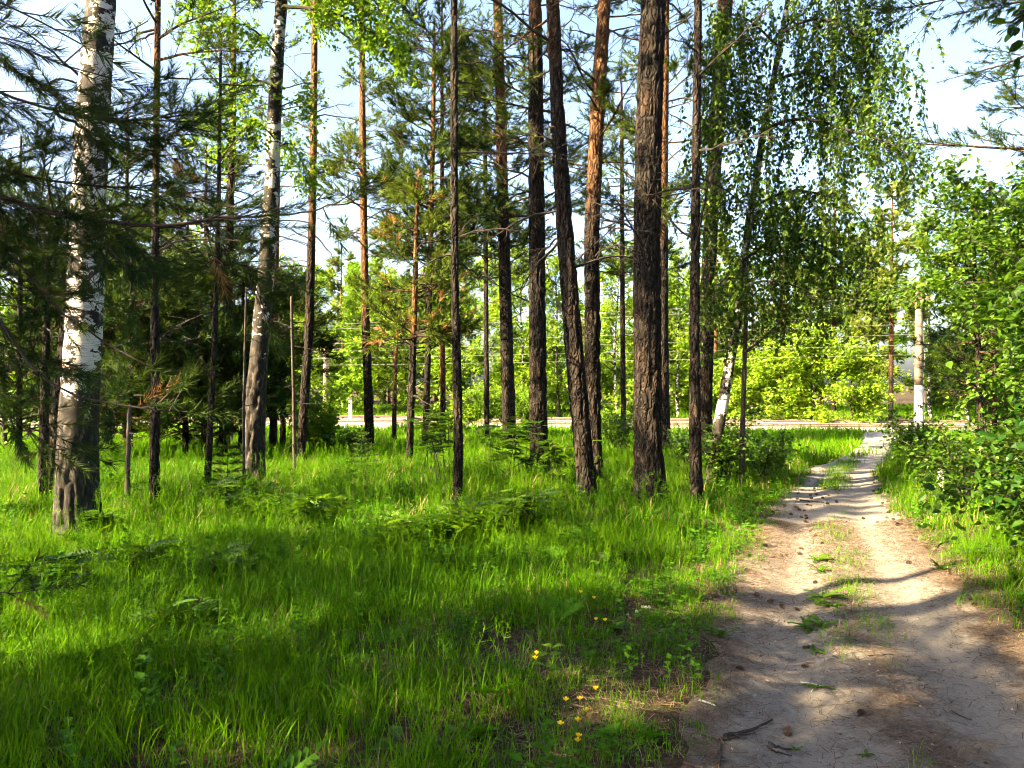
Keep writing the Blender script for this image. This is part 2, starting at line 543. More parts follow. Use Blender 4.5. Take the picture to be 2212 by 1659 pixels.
def hgt(x, y):
    x = np.asarray(x, float)
    y = np.asarray(y, float)
    z = -0.45 * smooth(11, 27, y) + 0.10 * (noise2(x, y, 0.35, 3) - 0.5) + 0.05 * (noise2(x, y, 1.3, 4) - 0.5)
    t, hw = path_t(x, y)
    ins = 1 - smooth(0.75, 1.25, np.abs(t))
    z = z * (1 - 0.8 * ins)
    z = z - ins * (0.02 + (0.055 * np.exp(-((t + 0.52) / 0.24) ** 2) + 0.042 * np.exp(-((t - 0.42) / 0.28) ** 2)) * (1 - 0.6 * smooth(8, 12, y)))
    d = trk_d(x, y)
    far = smooth(10, 14, d)
    z = z * (1 - smooth(-6, -4, d)) + smooth(-6, -4, d) * (-0.50 + 0.25 * far)
    return z

def P(u, v, Y):
    """the point at depth Y that shows at (u, v) of the 2212 px wide picture"""
    return np.array([(u - CX) / F * Y, Y, EYE + (CY - v) / F * Y])

def base_at(u, v):
    """the ground point that shows at (u, v)"""
    Y = EYE * F / (v - CY)
    for _ in range(25):
        x = (u - CX) / F * Y
        Y = 0.5 * Y + 0.5 * (EYE - float(hgt(x, Y))) * F / (v - CY)
    x = (u - CX) / F * Y
    return np.array([x, Y, float(hgt(x, Y))])

def grid_sheet(name, xs, ys, zf, mat, tintf=None, kind='structure', mask=None):
    X, Y = np.meshgrid(xs, ys)
    Z = zf(X, Y)
    V = np.stack([X, Y, Z], -1).reshape(-1, 3)
    nx, ny = len(xs), len(ys)
    i = np.arange(ny - 1)[:, None] * nx
    j = np.arange(nx - 1)[None]
    Q = np.stack([i + j, i + j + 1, i + nx + j + 1, i + nx + j], -1).reshape(-1, 4)
    mb = MB()
    mb.add(V, Q, 0, tintf(X, Y).ravel() if tintf is not None else None)
    o = mb.build(name, [mat], smooth_shade=True)
    return tag(o, kind=kind)

def spaced(a, b, near, growth, c=0.0):
    out = [c]
    s, p = near, c
    while p < b:
        p += s; s *= growth; out.append(p)
    s, p = near, c
    while p > a:
        p -= s; s *= growth; out.insert(0, p)
    return np.array(out)

xs = spaced(-700, 700, 0.14, 1.035, 2.0)
ys = spaced(-60, 900, 0.14, 1.03, 5.0)
def zg(x, y):
    t, hw = path_t(x, y)
    return hgt(x, y) - 0.05 * (1 - smooth(0.8, 1.05, np.abs(t)))
grid_sheet('ground', xs, ys, zg, M['ground'])

# the path: a finer sheet with ragged edges that follows the ruts
py = np.arange(1.0, 27.0, 0.045)
pt = np.linspace(-1, 1, 61)
l = np.interp(py, PATH[:, 0], PATH[:, 1])
r = np.interp(py, PATH[:, 0], PATH[:, 2])
l = l - 0.10 + 0.30 * (noise2(py, py * 0, 1.6, 21) - 0.5) + 0.12 * (noise2(py, py * 0, 6.0, 22) - 0.5)
r = r + 0.10 + 0.30 * (noise2(py, py * 0, 1.6, 23) - 0.5) + 0.12 * (noise2(py, py * 0, 6.0, 24) - 0.5)
PX = l[:, None] + (r - l)[:, None] * (pt[None] + 1) / 2
PY = np.repeat(py[:, None], len(pt), 1)
PZ = hgt(PX, PY) + 0.006 - 0.05 * (np.abs(pt)[None] > 0.999) + 0.008 * (noise2(PX, PY, 9.0, 31) - 0.5)
tt = np.repeat(pt[None], len(py), 0)
litter = 0.14 + 0.55 * smooth(0.55, 0.95, np.abs(tt)) + 0.45 * np.exp(-((tt + 0.03) / 0.2) ** 2) * (1 - smooth(6, 9, PY)) \
    + 0.25 * smooth(0.35, 0.75, tt) * (1 - smooth(5, 8, PY)) + 0.10 * (1 - smooth(3.0, 5.0, PY)) + 0.5 * (noise2(PX, PY, 0.9, 33) - 0.5) - 0.35 * smooth(9, 13, PY) * (np.abs(tt) < 0.7)
mb = MB()
n = len(pt)
i = np.arange(len(py) - 1)[:, None] * n
j = np.arange(n - 1)[None]
mb.add(np.stack([PX, PY, PZ], -1).reshape(-1, 3), np.stack([i + j, i + j + 1, i + n + j + 1, i + n + j], -1).reshape(-1, 4), 0, litter.ravel())
tag(mb.build('path', [M['path']], smooth_shade=True), kind='structure')

# railway bed: a long low bank of ballast that carries two tracks
def trk(s, d, z):
    s, d, z = np.broadcast_arrays(np.asarray(s, float), np.asarray(d, float), np.asarray(z, float))
    return np.stack([TRK_P[0] + TRK_D[0] * s + TRK_N[0] * d, TRK_P[1] + TRK_D[1] * s + TRK_N[1] * d, z], -1)
prof = [(-3.9, -0.62), (-3.1, -0.49), (-2.5, -0.35), (-1.7, -0.25), (1.6, -0.24), (2.2, -0.30), (2.8, -0.25), (5.9, -0.24), (6.9, -0.5), (8.6, -0.75)]
mb = MB()
S = np.linspace(-95, 75, 240)
pd = np.array([p[0] for p in prof])
pz = np.array([p[1] for p in prof])
G = trk(S[:, None], pd[None] + 0.25 * (noise2(S[:, None] + pd[None] * 9, pd[None] * 0 + S[:, None] * 0, 0.8, 5) - 0.5), pz[None] + 0.05 * (noise2(S[:, None], pd[None] + S[:, None] * 0, 1.5, 6) - 0.5))
n = len(pd)
i = np.arange(len(S) - 1)[:, None] * n
j = np.arange(n - 1)[None]
mb.add(G.reshape(-1, 3), np.stack([i + j, i + n + j, i + n + j + 1, i + j + 1], -1).reshape(-1, 4))
tag(mb.build('railway_embankment', [M['ballast']], smooth_shade=True), kind='structure')

def box_prof(s0, s1, d, w, z0, z1, mbx):
    c = np.array([(s0, d - w / 2, z0), (s0, d + w / 2, z0), (s0, d + w / 2, z1), (s0, d - w / 2, z1),
                  (s1, d - w / 2, z0), (s1, d + w / 2, z0), (s1, d + w / 2, z1), (s1, d - w / 2, z1)])
    mbx.add(trk(c[:, 0], c[:, 1], c[:, 2]), np.array([[0, 3, 2, 1], [4, 5, 6, 7], [0, 1, 5, 4], [3, 7, 6, 2], [0, 4, 7, 3], [1, 2, 6, 5]]))

for ti, (d0, lab) in enumerate([(0.0, 'nearer railway track of two rusty rails on pale ballast'),
                                (4.1, 'farther railway track along the foot of the bright wood')]):
    e = empty('railway_track', tuple(trk(0, d0, 0.0)), lab, 'railway track', 'railway tracks')
    for g in (-0.76, 0.76):
        mb = MB()
        box_prof(-95, 75, d0 + g, 0.14, -0.27, -0.25, mb)
        box_prof(-95, 75, d0 + g, 0.022, -0.25, -0.20, mb)
        box_prof(-95, 75, d0 + g, 0.072, -0.20, -0.165, mb)
        mb.build('rail', [M['rust']], e)
    mb = MB()
    box_prof(-0.13, 0.13, 0.0, 2.7, -0.40, -0.232, mb)
    me = mb.mesh('sleeper', [M['sleeper']], origin=trk(0, 0, 0))
    for k, s in enumerate(np.arange(-28, 14, 0.62)):
        o = bpy.data.objects.new('sleeper', me)
        COL.objects.link(o)
        o.parent = e
        o.location = Vector(trk(s, 0, 0) - trk(0, 0, 0))

# ------------------------------------------------------------------ leaf and needle shapes (long axis +x)
LEAF4 = (np.array([(0, 0, 0), (0.42, 0.31, 0.07), (0.42, -0.31, 0.07), (1, 0, -0.10), (0.5, 0, 0.0)]),
         np.array([(0, 4, 1), (4, 3, 1), (0, 2, 4), (4, 2, 3)]))
LEAF2 = (np.array([(0, 0, 0), (0.45, 0.36, 0.1), (1, 0, 0), (0.45, -0.36, 0.1)]), np.array([(0, 2, 1), (0, 3, 2)]))
LEAFBIG = (np.array([(0, 0, 0), (0.22, 0.24, 0.05), (0.22, -0.24, 0.05), (0.25, 0, 0), (0.6, 0.27, 0.04), (0.6, -0.27, 0.04), (0.62, 0, -0.03), (1, 0, -0.16)]),
           np.array([(0, 3, 1), (0, 2, 3), (1, 3, 6), (1, 6, 4), (3, 2, 6), (2, 5, 6), (4, 6, 7), (6, 5, 7)]))

def sprig(n, length, nl, w, seed, ang=(28, 62)):
    """a pine shoot of n thin needles set all round its axis"""
    r = rg(seed)
    x = np.sort(r.uniform(0, 1, n)) * length
    a = r.uniform(0, 2 * math.pi, n)
    th = np.radians(r.uniform(ang[0], ang[1], n) * (1.15 - 0.55 * x / length))
    d = np.stack([np.cos(th), np.sin(th) * np.cos(a), np.sin(th) * np.sin(a)], -1)
    side = unit(np.cross(d, r.normal(size=(n, 3))))
    b = np.stack([x, x * 0, x * 0], -1)
    ln = nl * r.uniform(0.75, 1.1, n)[:, None]
    V = np.stack([b - side * w / 2, b + side * w / 2, b + d * ln], 1).reshape(-1, 3)
    return V, np.arange(3 * n).reshape(-1, 3)

SPRIGS = {
    'close': [sprig(84, 0.16, 0.072, 0.0031, s) for s in range(5)],
    'near': [sprig(34, 0.15, 0.072, 0.0072, 10 + s) for s in range(4)],
    'mid': [sprig(24, 0.19, 0.095, 0.013, 20 + s) for s in range(4)],
    'far': [sprig(16, 0.45, 0.30, 0.075, 30 + s) for s in range(4)],
    'top': [sprig(12, 0.30, 0.20, 0.040, 40 + s) for s in range(4)],
}

def put_sprigs(mb, kind, pos, d, scale, rnd, tint, mat=0):
    pos, d = np.asarray(pos, float).reshape(-1, 3), np.asarray(d, float).reshape(-1, 3)
    protos = SPRIGS[kind]
    pick = rnd.integers(0, len(protos), len(pos))
    R = frames(d, rnd)
    scale = np.broadcast_to(scale, (len(pos),))
    tint = np.broadcast_to(tint, (len(pos),))
    for k, pr in enumerate(protos):
        q = pick == k
        mb.scatter(pr, pos[q], R[q], scale[q], mat, tint[q])

def resample(pts, n):
    pts = np.asarray(pts, float)
    s = np.concatenate([[0], np.cumsum(np.linalg.norm(np.diff(pts, axis=0), axis=1))])
    t = np.linspace(0, s[-1], n)
    # smooth through the given points
    out = np.stack([np.interp(t, s, pts[:, k]) for k in range(3)], -1)
    if n > 6:
        for _ in range(2):
            out[1:-1] = 0.25 * out[:-2] + 0.5 * out[1:-1] + 0.25 * out[2:]
    return out

def limb_path(start, az, elev, L, rnd, bend=0.0, n=9, kink=0.03):
    """a limb that leaves the trunk at elev and bends up (bend > 0) or down"""
    t = np.linspace(0, 1, n)
    h = np.array([math.cos(az), math.sin(az), 0])
    p = start + np.outer(t * L * math.cos(elev), h)
    p[:, 2] += L * (math.sin(elev) * t + bend * t * t)
    p[1:] += np.cumsum(rnd.normal(0, kink * L / n * 2, (n - 1, 3)), 0)
    return p

# ------------------------------------------------------------------ trunks
def trunk_line(spec, D, H, lean_y=0.0):
    """spec: (u, v, width) from the foot up, in the 2212 px picture, on the plane at depth D; continued to height H"""
    pts = np.array([P(u, v, D) for u, v, w in spec])
    rad = np.array([w for u, v, w in spec]) * D / F / 2
    o = np.argsort(pts[:, 2])
    pts, rad = pts[o], rad[o]
    if pts[-1, 2] < H:
        sl = (pts[-1] - pts[-2]) / max(pts[-1, 2] - pts[-2, 2], 1e-3) * 0.5
        sl[2] = 1
        e = pts[-1] + sl * (H - pts[-1, 2])
        pts = np.vstack([pts, e])
        rad = np.append(rad, 0.02)
    pts[:, 1] += lean_y * (pts[:, 2] - pts[0, 2])
    return pts, rad

def at_z(line, z):
    pts, rad = line
    z = np.asarray(z, float)
    p = np.stack([np.interp(z, pts[:, 2], pts[:, 0]), np.interp(z, pts[:, 2], pts[:, 1]), z], -1)
    return p, np.interp(z, pts[:, 2], rad)

def trunk_mesh(line, z0, H, sides, kind, seed, orange=(4, 8), vis=7.5, flare=0.35, dark=None, rough=1.0):
    r = rg(seed)
    step = 0.05 if sides >= 40 else (0.09 if sides >= 20 else 0.3)
    z = np.concatenate([np.arange(z0 - 0.15, min(vis, H), step), np.linspace(min(vis, H), H, 14)[1:] if H > vis else [H]])
    c, rr = at_z(line, z)
    # soften the corners of the px outline, add a slow wander
    k = max(3, int(0.6 / step) | 1)
    if len(z) > 3 * k:
        ker = np.ones(k) / k
        for q in (0, 1):
            c[:, q] = np.convolve(np.pad(c[:, q], k // 2, mode='edge'), ker, 'valid')
        rr = np.convolve(np.pad(rr, k // 2, mode='edge'), ker, 'valid')
    a = np.arange(sides) * 2 * math.pi / sides
    A, Z = np.meshgrid(a, z)
    fl = 1 + flare * np.exp(-np.maximum(Z - z0, 0) / 0.17) * (1 + 0.45 * np.sin(3 * A + seed) + 0.3 * np.sin(5 * A + 2 * seed))
    R = rr[:, None] * fl
    q = np.stack([np.cos(A) * R, np.sin(A) * R, Z], -1)
    if kind == 'pine':
        w = np.stack([q[..., 0] * 20, q[..., 1] * 20, Z * 4.5], -1) + 0.8 * noise3(q * np.array([7, 7, 5]), seed)[..., None]
        n1 = np.abs(2 * noise3(w, seed + 1) - 1)
        n2 = noise3(q * np.array([45, 45, 14]), seed + 2)
        old = 1 - 0.75 * smooth(orange[0], orange[1], Z)
        disp = -(1 - smooth(0.0, 0.34, n1)) * 0.024 * old + (n2 - 0.5) * 0.012 * old
        disp = disp * np.minimum(1, R / 0.10) * rough
        knots = 0
        for kz in r.uniform(z0 + 0.5, min(H, 8), int(5 + R[0, 0] * 12)):
            ka = r.uniform(0, 6.28)
            knots = knots + 0.02 * np.exp(-((Z - kz) / 0.05) ** 2 - ((np.angle(np.exp(1j * (A - ka)))) / 0.3) ** 2)
        disp = disp + knots * np.minimum(1, R / 0.12)
        tint = smooth(orange[0], orange[1], Z + 1.2 * (noise3(q * 2.2, seed + 4) - 0.5))
    elif kind == 'birch':
        dk = np.interp(Z, [p[0] for p in dark], [p[1] for p in dark])
        ridg = np.abs(2 * noise3(np.stack([q[..., 0] * 16, q[..., 1] * 16, Z * 4], -1) + 0.9 * noise3(q * 6, seed)[..., None], seed + 1) - 1)
        disp = (-(1 - smooth(0, 0.4, ridg)) * 0.035 + 0.012) * smooth(0.45, 0.9, dk) + (noise3(q * np.array([8, 8, 12]), seed) - 0.5) * 0.012
        disp = disp * np.minimum(1, R / 0.12) * rough
        tint = dk + 0.45 * (noise3(q * np.array([7, 7, 2.5]), seed + 7) - 0.5) * smooth(0.05, 0.3, dk) + 0.15 * (noise3(q * np.array([14, 14, 6]), seed + 8) - 0.5)
    else:
        disp = (noise3(q * 9, seed) - 0.5) * 0.15 * R
        tint = 0.5 + 0 * Z
    X = c[:, 0][:, None] + np.cos(A) * (R + disp)
    Y = c[:, 1][:, None] + np.sin(A) * (R + disp)
    V = np.stack([X, Y, Z], -1).reshape(-1, 3)
    i = np.arange(len(z) - 1)[:, None] * sides
    j = np.arange(sides)[None]
    j2 = (j + 1) % sides
    mb = MB()
    mb.add(V, np.stack([i + j, i + j2, i + sides + j2, i + sides + j], -1).reshape(-1, 4), 0, np.clip(tint, 0, 1).ravel())
    e = (len(z) - 1) * sides
    mb.T.append(np.array([[e, e + s, e + s + 1] for s in range(1, sides - 1)]))
    mb.tm.append(np.zeros(sides - 2, np.int32))
    return mb

# ------------------------------------------------------------------ pines
def live_branch(start, az, elev, L, rnd, bend, mbB, mbC, kind, r0, sub=0.20, dens=1.0, tint0=0.5, twig_mat=1, scale=1.0, dry=0.0):
    p = limb_path(start, az, elev, L, rnd, bend)
    mbB.tube(p, np.linspace(r0, r0 * 0.22, len(p)), 5, 0, 0.35)
    n2 = max(5, int(L / sub * dens * 1.35))
    t = rnd.uniform(0.18, 1.0, n2)
    idx = t * (len(p) - 1)
    i0 = np.minimum(idx.astype(int), len(p) - 2)
    fr = (idx - i0)[:, None]
    q = p[i0] * (1 - fr) + p[i0 + 1] * fr
    tang = unit(p[i0 + 1] - p[i0])
    side = unit(np.cross(tang, [0, 0, 1.0])) * np.where(rnd.random(n2) < 0.5, -1, 1)[:, None]
    d2 = unit(tang * rnd.uniform(0.5, 1.0, n2)[:, None] + side * rnd.uniform(0.35, 1.0, n2)[:, None] + np.array([0, 0, 1.0]) * rnd.uniform(-0.25, 0.45, n2)[:, None])
    l2 = (0.18 + 0.36 * L * (1.05 - t) * rnd.uniform(0.5, 1.1, n2)) * np.minimum(1, 0.5 + L / 2)
    e2 = q + d2 * l2[:, None]
    e2[:, 2] += 0.08 * l2
    mbC.sticks(q, e2, 0.0055 * scale, 0.003 * scale, twig_mat)
    pos, dr = [e2 - d2 * 0.03, p[-1:]], [d2 + np.array([0, 0, 0.3]), unit(p[-1:] - p[-2:-1])]
    ns = np.maximum(1, (l2 / (0.10 * scale)).astype(int))
    for k in range(1, 7):
        m = ns >= k
        f = (1 - k * 0.13) * np.ones(n2)
        w = q + d2 * (l2 * f)[:, None]
        sp = unit(d2 + rnd.normal(0, 0.55, (n2, 3)) + np.array([0, 0, 0.25]))
        pos.append(w[m]); dr.append(sp[m])
    pos, dr = np.concatenate(pos), np.concatenate(dr)
    tint = np.clip(tint0 + rnd.normal(0, 0.2, len(pos)), 0, 1)
    if dry > 0:
        m = rnd.random(len(pos)) < dry
        put_sprigs(mbC, kind, pos[m], dr[m], scale * rnd.uniform(0.8, 1.2, m.sum()), rnd, tint[m], 2)
        pos, dr, tint = pos[~m], dr[~m], tint[~m]
    put_sprigs(mbC, kind, pos, dr, scale * rnd.uniform(0.8, 1.25, len(pos)), rnd, tint, 0)

def dead_branch(start, az, elev, L, rnd, r0, bend, twigs=True):
    mb = MB()
    p = limb_path(start, az, elev, L, rnd, bend, n=10, kink=0.06)
    mb.tube(p, np.linspace(r0, r0 * 0.3, len(p)), 5, 0)
    if twigs:
        n = int(4 + L * 5)
        i0 = rnd.integers(2, len(p) - 1, n)
        tang = unit(p[i0] - p[i0 - 1])
        d = unit(tang * rnd.uniform(0.2, 1, n)[:, None] + rnd.normal(0, 0.6, (n, 3)) + np.array([0, 0, -0.15]))
        l1 = L * rnd.uniform(0.12, 0.38, n)
        m = p[i0] + d * l1[:, None] * 0.5
        d2 = unit(d + rnd.normal(0, 0.35, (n, 3)))
        e = m + d2 * l1[:, None] * 0.5
        mb.sticks(p[i0], m, r0 * 0.34, r0 * 0.26, 0)
        mb.sticks(m, e, r0 * 0.26, r0 * 0.14, 0)
        d3 = unit(d + rnd.normal(0, 0.7, (n, 3)))
        mb.sticks(m, m + d3 * l1[:, None] * 0.35, r0 * 0.2, r0 * 0.1, 0)
    return mb

def pine(label, spec, vb=None, D=None, H=15.0, dead=(), live=(), top=True, lod='near', orange=(4.5, 8.0), seed=1, sides=32, tint=0.45,
         flare=0.35, dead_mat='twig', lean_y=0.0, twig_r=1.0, group=None, dry=0.0, needle='needle', fol=1.0):
    r = rg(seed)
    u0 = spec[0][0]
    if vb is not None:
        b = base_at(u0, vb)
        D = b[1]
    else:
        x = (u0 - CX) / F * D
        b = np.array([x, D, float(hgt(x, D))])
    line = trunk_line(spec, D, H, lean_y)
    line[0][0, 2] = min(line[0][0, 2], b[2])
    p0, _ = at_z(line, b[2])
    root = empty('pine_tree', (float(p0[0]), float(p0[1]), float(b[2])), label, 'pine tree', group)
    trunk_mesh(line, b[2], H, sides, 'pine', seed, orange, vis=EYE + 0.52 * D + 0.6, flare=flare).build('trunk', [M['pine_bark']], root, True)
    for (z0, z1, n, L0, L1) in dead:
        for z in np.sort(r.uniform(z0, z1, n)):
            c, rr = at_z(line, z)
            az = r.uniform(0, 2 * math.pi)
            L = r.uniform(L0, L1)
            s = c + np.array([math.cos(az), math.sin(az), 0]) * rr * 0.8
            dead_branch(s, az, math.radians(r.uniform(-12, 40)), L, r, (0.008 + 0.007 * L) * twig_r, r.uniform(-0.45, 0.2)).build('branch', [M[dead_mat]], root)
    mbC = MB()
    mbC.A.append(np.zeros(0, np.float32)); mbC.V.append(np.zeros((0, 3)))
    for (z0, z1, n, L0, L1) in live:
        for z in np.sort(r.uniform(z0, z1, n)):
            c, rr = at_z(line, z)
            az = r.uniform(0, 2 * math.pi)
            f = (z - z0) / max(z1 - z0, 0.1)
            L = r.uniform(L0, L1) * (1 - 0.45 * f)
            mbB = MB()
            s = c + np.array([math.cos(az), math.sin(az), 0]) * rr * 0.8
            live_branch(s, az, math.radians(r.uniform(-8, 28)), L, r, r.uniform(-0.1, 0.25), mbB, mbC, lod, 0.009 + 0.008 * L, tint0=tint + r.normal(0, 0.12), dry=dry,
                        scale={'near': 1.1, 'mid': 1.2}.get(lod, 2.0) * fol)
            mbB.build('branch', [M['pine_bark']], root)
    if top:
        zt = np.linspace(H * 0.70, H, 13)
        for z in zt:
            c, rr = at_z(line, z)
            L = 0.5 + 2.0 * math.sqrt(max(0.02, (H - z) / (H * 0.38))) * r.uniform(0.6, 1.1)
            live_branch(c, r.uniform(0, 6.28), math.radians(r.uniform(0, 35)), L, r, 0.1, mbC_B(mbC), mbC, 'top', 0.03, sub=0.34, tint0=tint, scale=1.7)
    if mbC.n:
        mbC.build('crown', [M[needle], M['twig'], M['needle_dry']], root)
    return root

class mbC_B:
    """lets the limbs of an unseen crown top go into the crown mesh with the bark slot"""
    def __init__(self, mb): self.mb = mb
    def tube(self, p, r, sides, mat, tint): self.mb.tube(p, r, 4, 1, tint)

# ------------------------------------------------------------------ broad-leaved growth
def leafy(mb, limbs, rnd, per_m=7, twig=0.35, n_leaf=12, size=0.06, proto=LEAF4, leaf_mat_i=0, twig_mat_i=1, droop=0.15, tint0=0.5, t0=0.2, twr=0.004, flat=0.6, spread=1.0):
    Q, E, Dd = [], [], []
    for p in limbs:
        L = np.linalg.norm(np.diff(p, axis=0), axis=1).sum()
        n = max(3, int(L * per_m))
        t = rnd.uniform(t0, 1.0, n)
        idx = t * (len(p) - 1)
        i0 = np.minimum(idx.astype(int), len(p) - 2)
        fr = (idx - i0)[:, None]
        q = p[i0] * (1 - fr) + p[i0 + 1] * fr
        tang = unit(p[i0 + 1] - p[i0])
        d = unit(tang * 0.6 + rnd.normal(0, 0.6, (n, 3)) * spread + np.array([0, 0, -droop]))
        l = twig * rnd.uniform(0.5, 1.3, n)
        Q.append(q); E.append(q + d * l[:, None]); Dd.append(d)
    Q, E, Dd = np.concatenate(Q), np.concatenate(E), np.concatenate(Dd)
    mb.sticks(Q, E, twr, twr * 0.5, twig_mat_i)
    n = len(Q)
    f = rnd.uniform(0.15, 1.05, (n, n_leaf))
    pos = Q[:, None] * (1 - f[..., None]) + E[:, None] * f[..., None] + rnd.normal(0, 0.07 * twig + 0.25 * size, (n, n_leaf, 3))
    pos = pos.reshape(-1, 3)
    d = np.repeat(Dd, n_leaf, 0) * 0.7 + rnd.normal(0, 0.7, (len(pos), 3)) + np.array([0, 0, -0.35])
    d[:, 2] *= flat
    R = frames(d, rnd, roll=rnd.normal(0, 0.6, len(pos)))
    tw = np.repeat(np.clip(tint0 + rnd.normal(0, 0.12, n), 0, 1), n_leaf)
    mb.scatter(proto, pos, R, size * rnd.uniform(0.65, 1.25, len(pos)), leaf_mat_i, np.clip(tw + rnd.normal(0, 0.18, len(pos)), 0, 1))

def crown_limbs(line, z0, z1, n, Lmax, rnd, elev=(15, 55), bend=-0.1, shape='oval'):
    out = []
    for z in np.linspace(z0, z1, n):
        c, rr = at_z(line, z)
        f = (z - z0) / (z1 - z0)
        w = math.sqrt(max(0.05, 1 - (1.7 * f - 0.7) ** 2)) if shape == 'oval' else (1.05 - f)
        L = Lmax * w * rnd.uniform(0.6, 1.15)
        out.append(limb_path(c, rnd.uniform(0, 6.28), math.radians(rnd.uniform(*elev)), L, rnd, bend, n=7, kink=0.05))
    return out

def broadleaf_tree(name, label, base, H, z0, Lmax, n_limb, rnd, leafm, size, per_m, n_leaf, bark='stem', r0=0.07, twig=0.5, proto=LEAF2, group=None, tint0=0.5,
                   cat='tree', lean=(0, 0), split=True, shape='oval', twr=0.006, droop=0.15, elev=(15, 55)):
    base = np.asarray(base, float)
    zz = np.linspace(0, H, 8)
    pts = base + np.stack([lean[0] * zz + 0.06 * np.cumsum(rnd.normal(0, 1, 8)) * (zz > 0), lean[1] * zz, zz], -1)
    rad = np.linspace(r0, 0.012, 8)
    root = empty(name, tuple(base), label, cat, group)
    mt = MB()
    mt.tube(np.vstack([pts[0] - [0, 0, 0.12], pts]), np.append(rad[0] * 1.25, rad), 8)
    mt.A[-1] = np.full(len(mt.A[-1]), 0.25, np.float32)
    mt.build('trunk', [M[bark]], root, True)
    limbs = crown_limbs((pts, rad), base[2] + z0, base[2] + H * 0.97, n_limb, Lmax, rnd, shape=shape, elev=elev)
    limbs.append(resample(pts[-3:], 7))
    mb = MB()
    for p in limbs:
        mb.tube(p, np.linspace(r0 * 0.35, 0.006, len(p)), 4, 1)
    leafy(mb, limbs, rnd, per_m, twig, n_leaf, size, proto, tint0=tint0, twr=twr, droop=droop)
    mb.build('crown', [M[leafm], M['twig']], root)
    return root

def shrub(label, base, H, R, stems, rnd, leafm='shrub_leaf', size=0.06, per_m=8, n_leaf=10, twig=0.28, proto=LEAF4, group=None, tint0=0.5, name='leafy_shrub', t0=0.25, droop=0.1, r0=0.012, flat=0.6, cat='shrub'):
    base = np.asarray(base, float)
    root = empty(name, tuple(base), label, cat, group)
    limbs = []
    for k in range(stems):
        az = 2 * math.pi * (k + rnd.uniform(0, 0.8)) / stems
        h = H * rnd.uniform(0.6, 1.05)
        out = R * rnd.uniform(0.35, 1.0)
        t = np.linspace(0, 1, 9)
        p = base + np.stack([math.cos(az) * out * t ** 1.3, math.sin(az) * out * t ** 1.3, h * t - 0.15 * h * t ** 3], -1)
        p[1:] += np.cumsum(rnd.normal(0, 0.018 * H, (8, 3)), 0) * np.array([1, 1, 0.3])
        p[0, 2] -= 0.06
        mb = MB()
        mb.tube(p, np.linspace(r0, r0 * 0.25, 9), 5)
        mb.build('stem', [M['stem']], root)
        limbs.append(p)
        for _ in range(2):
            i = rnd.integers(3, 7)
            limbs.append(limb_path(p[i], az + rnd.normal(0, 1.2), math.radians(rnd.uniform(10, 50)), h * rnd.uniform(0.2, 0.45), rnd, -0.15, n=6))
    mb = MB()
    for p in limbs:
        if len(p) == 6:
            mb.tube(p, np.linspace(r0 * 0.5, r0 * 0.2, 6), 4, 1)
    leafy(mb, limbs, rnd, per_m, twig, n_leaf, size, proto, tint0=tint0, t0=t0, droop=droop, twr=0.0025, flat=flat)
    mb.build('crown', [M[leafm], M['stem']], root)
    return root

# ------------------------------------------------------------------ the trees in view
pine('thick dark pine with the broadest trunk of all, flared foot in the grass',
     [(1408, 1100, 76), (1403, 1040, 66), (1399, 900, 61), (1398, 700, 60), (1398, 500, 59), (1402, 250, 57), (1412, 0, 54)], vb=1092, H=19,
     dead=[(3.2, 9.0, 16, 0.6, 1.7)], orange=(7.5, 11), seed=11, sides=72, flare=0.32, twig_r=0.9)
pine('reddish pine leaning over to the sky, its foot just before a straight twin',
     [(1270, 1090, 46), (1262, 1000, 42), (1240, 750, 40), (1218, 470, 36), (1203, 220, 31), (1194, 0, 29)], vb=1085, H=17,
     dead=[(2.6, 8, 13, 0.7, 1.9)], live=[(4.8, 9, 12, 0.8, 1.7)], orange=(5.0, 9.5), seed=12, sides=56, flare=0.25)
pine('straight pine with a pale orange middle, just behind the leaning reddish pine',
     [(1288, 1060, 31), (1282, 900, 33), (1280, 750, 35), (1278, 500, 33), (1293, 200, 32), (1306, 0, 27)], vb=1056, H=18,
     dead=[(3.5, 9, 14, 0.6, 1.8)], live=[(4.6, 9, 16, 0.7, 1.5)], orange=(3.0, 6.0), seed=13, sides=48, flare=0.22)
pine('dark straight pine standing clear between the slim pine and the leaning reddish pine',
     [(1168, 1035, 44), (1163, 950, 40), (1161, 700, 37), (1158, 300, 34), (1156, 0, 29)], vb=1033, H=19,
     dead=[(2.6, 9, 15, 0.6, 1.9)], live=[(3.8, 8.6, 24, 0.8, 1.8)], orange=(6.5, 10), seed=14, sides=48, fol=1.3, flare=0.25)
pine('pine with a dark foot and glowing orange upper stem, beyond the slim pine',
     [(1102, 980, 31), (1096, 800, 29), (1088, 500, 25), (1082, 250, 23), (1075, 0, 20)], vb=978, H=19,
     dead=[(3, 10, 13, 0.7, 2.2)], live=[(4.8, 10.8, 42, 0.9, 2.3)], lod='mid', orange=(6.0, 8.0), seed=15, sides=32, fol=1.3)
pine('slim dark pine alone in the middle of the glade, scarred low down',
     [(990, 1118, 23), (990, 1000, 22), (989, 900, 21), (982, 600, 18), (981, 300, 17), (981, 0, 15)], vb=1116, H=13,
     dead=[(3.0, 7, 10, 0.4, 1.2)], orange=(8, 12), seed=16, sides=40, flare=0.1)
pine('dark pine hidden half behind the broadest trunk',
     [(1437, 1000, 32), (1432, 900, 30), (1430, 700, 27), (1431, 400, 24), (1436, 0, 20)], vb=995, H=19,
     dead=[(3, 9, 8, 0.6, 1.6)], live=[(4.8, 10, 22, 0.9, 2.0)], lod='mid', orange=(4.8, 6.5), seed=17, sides=32, fol=1.3)
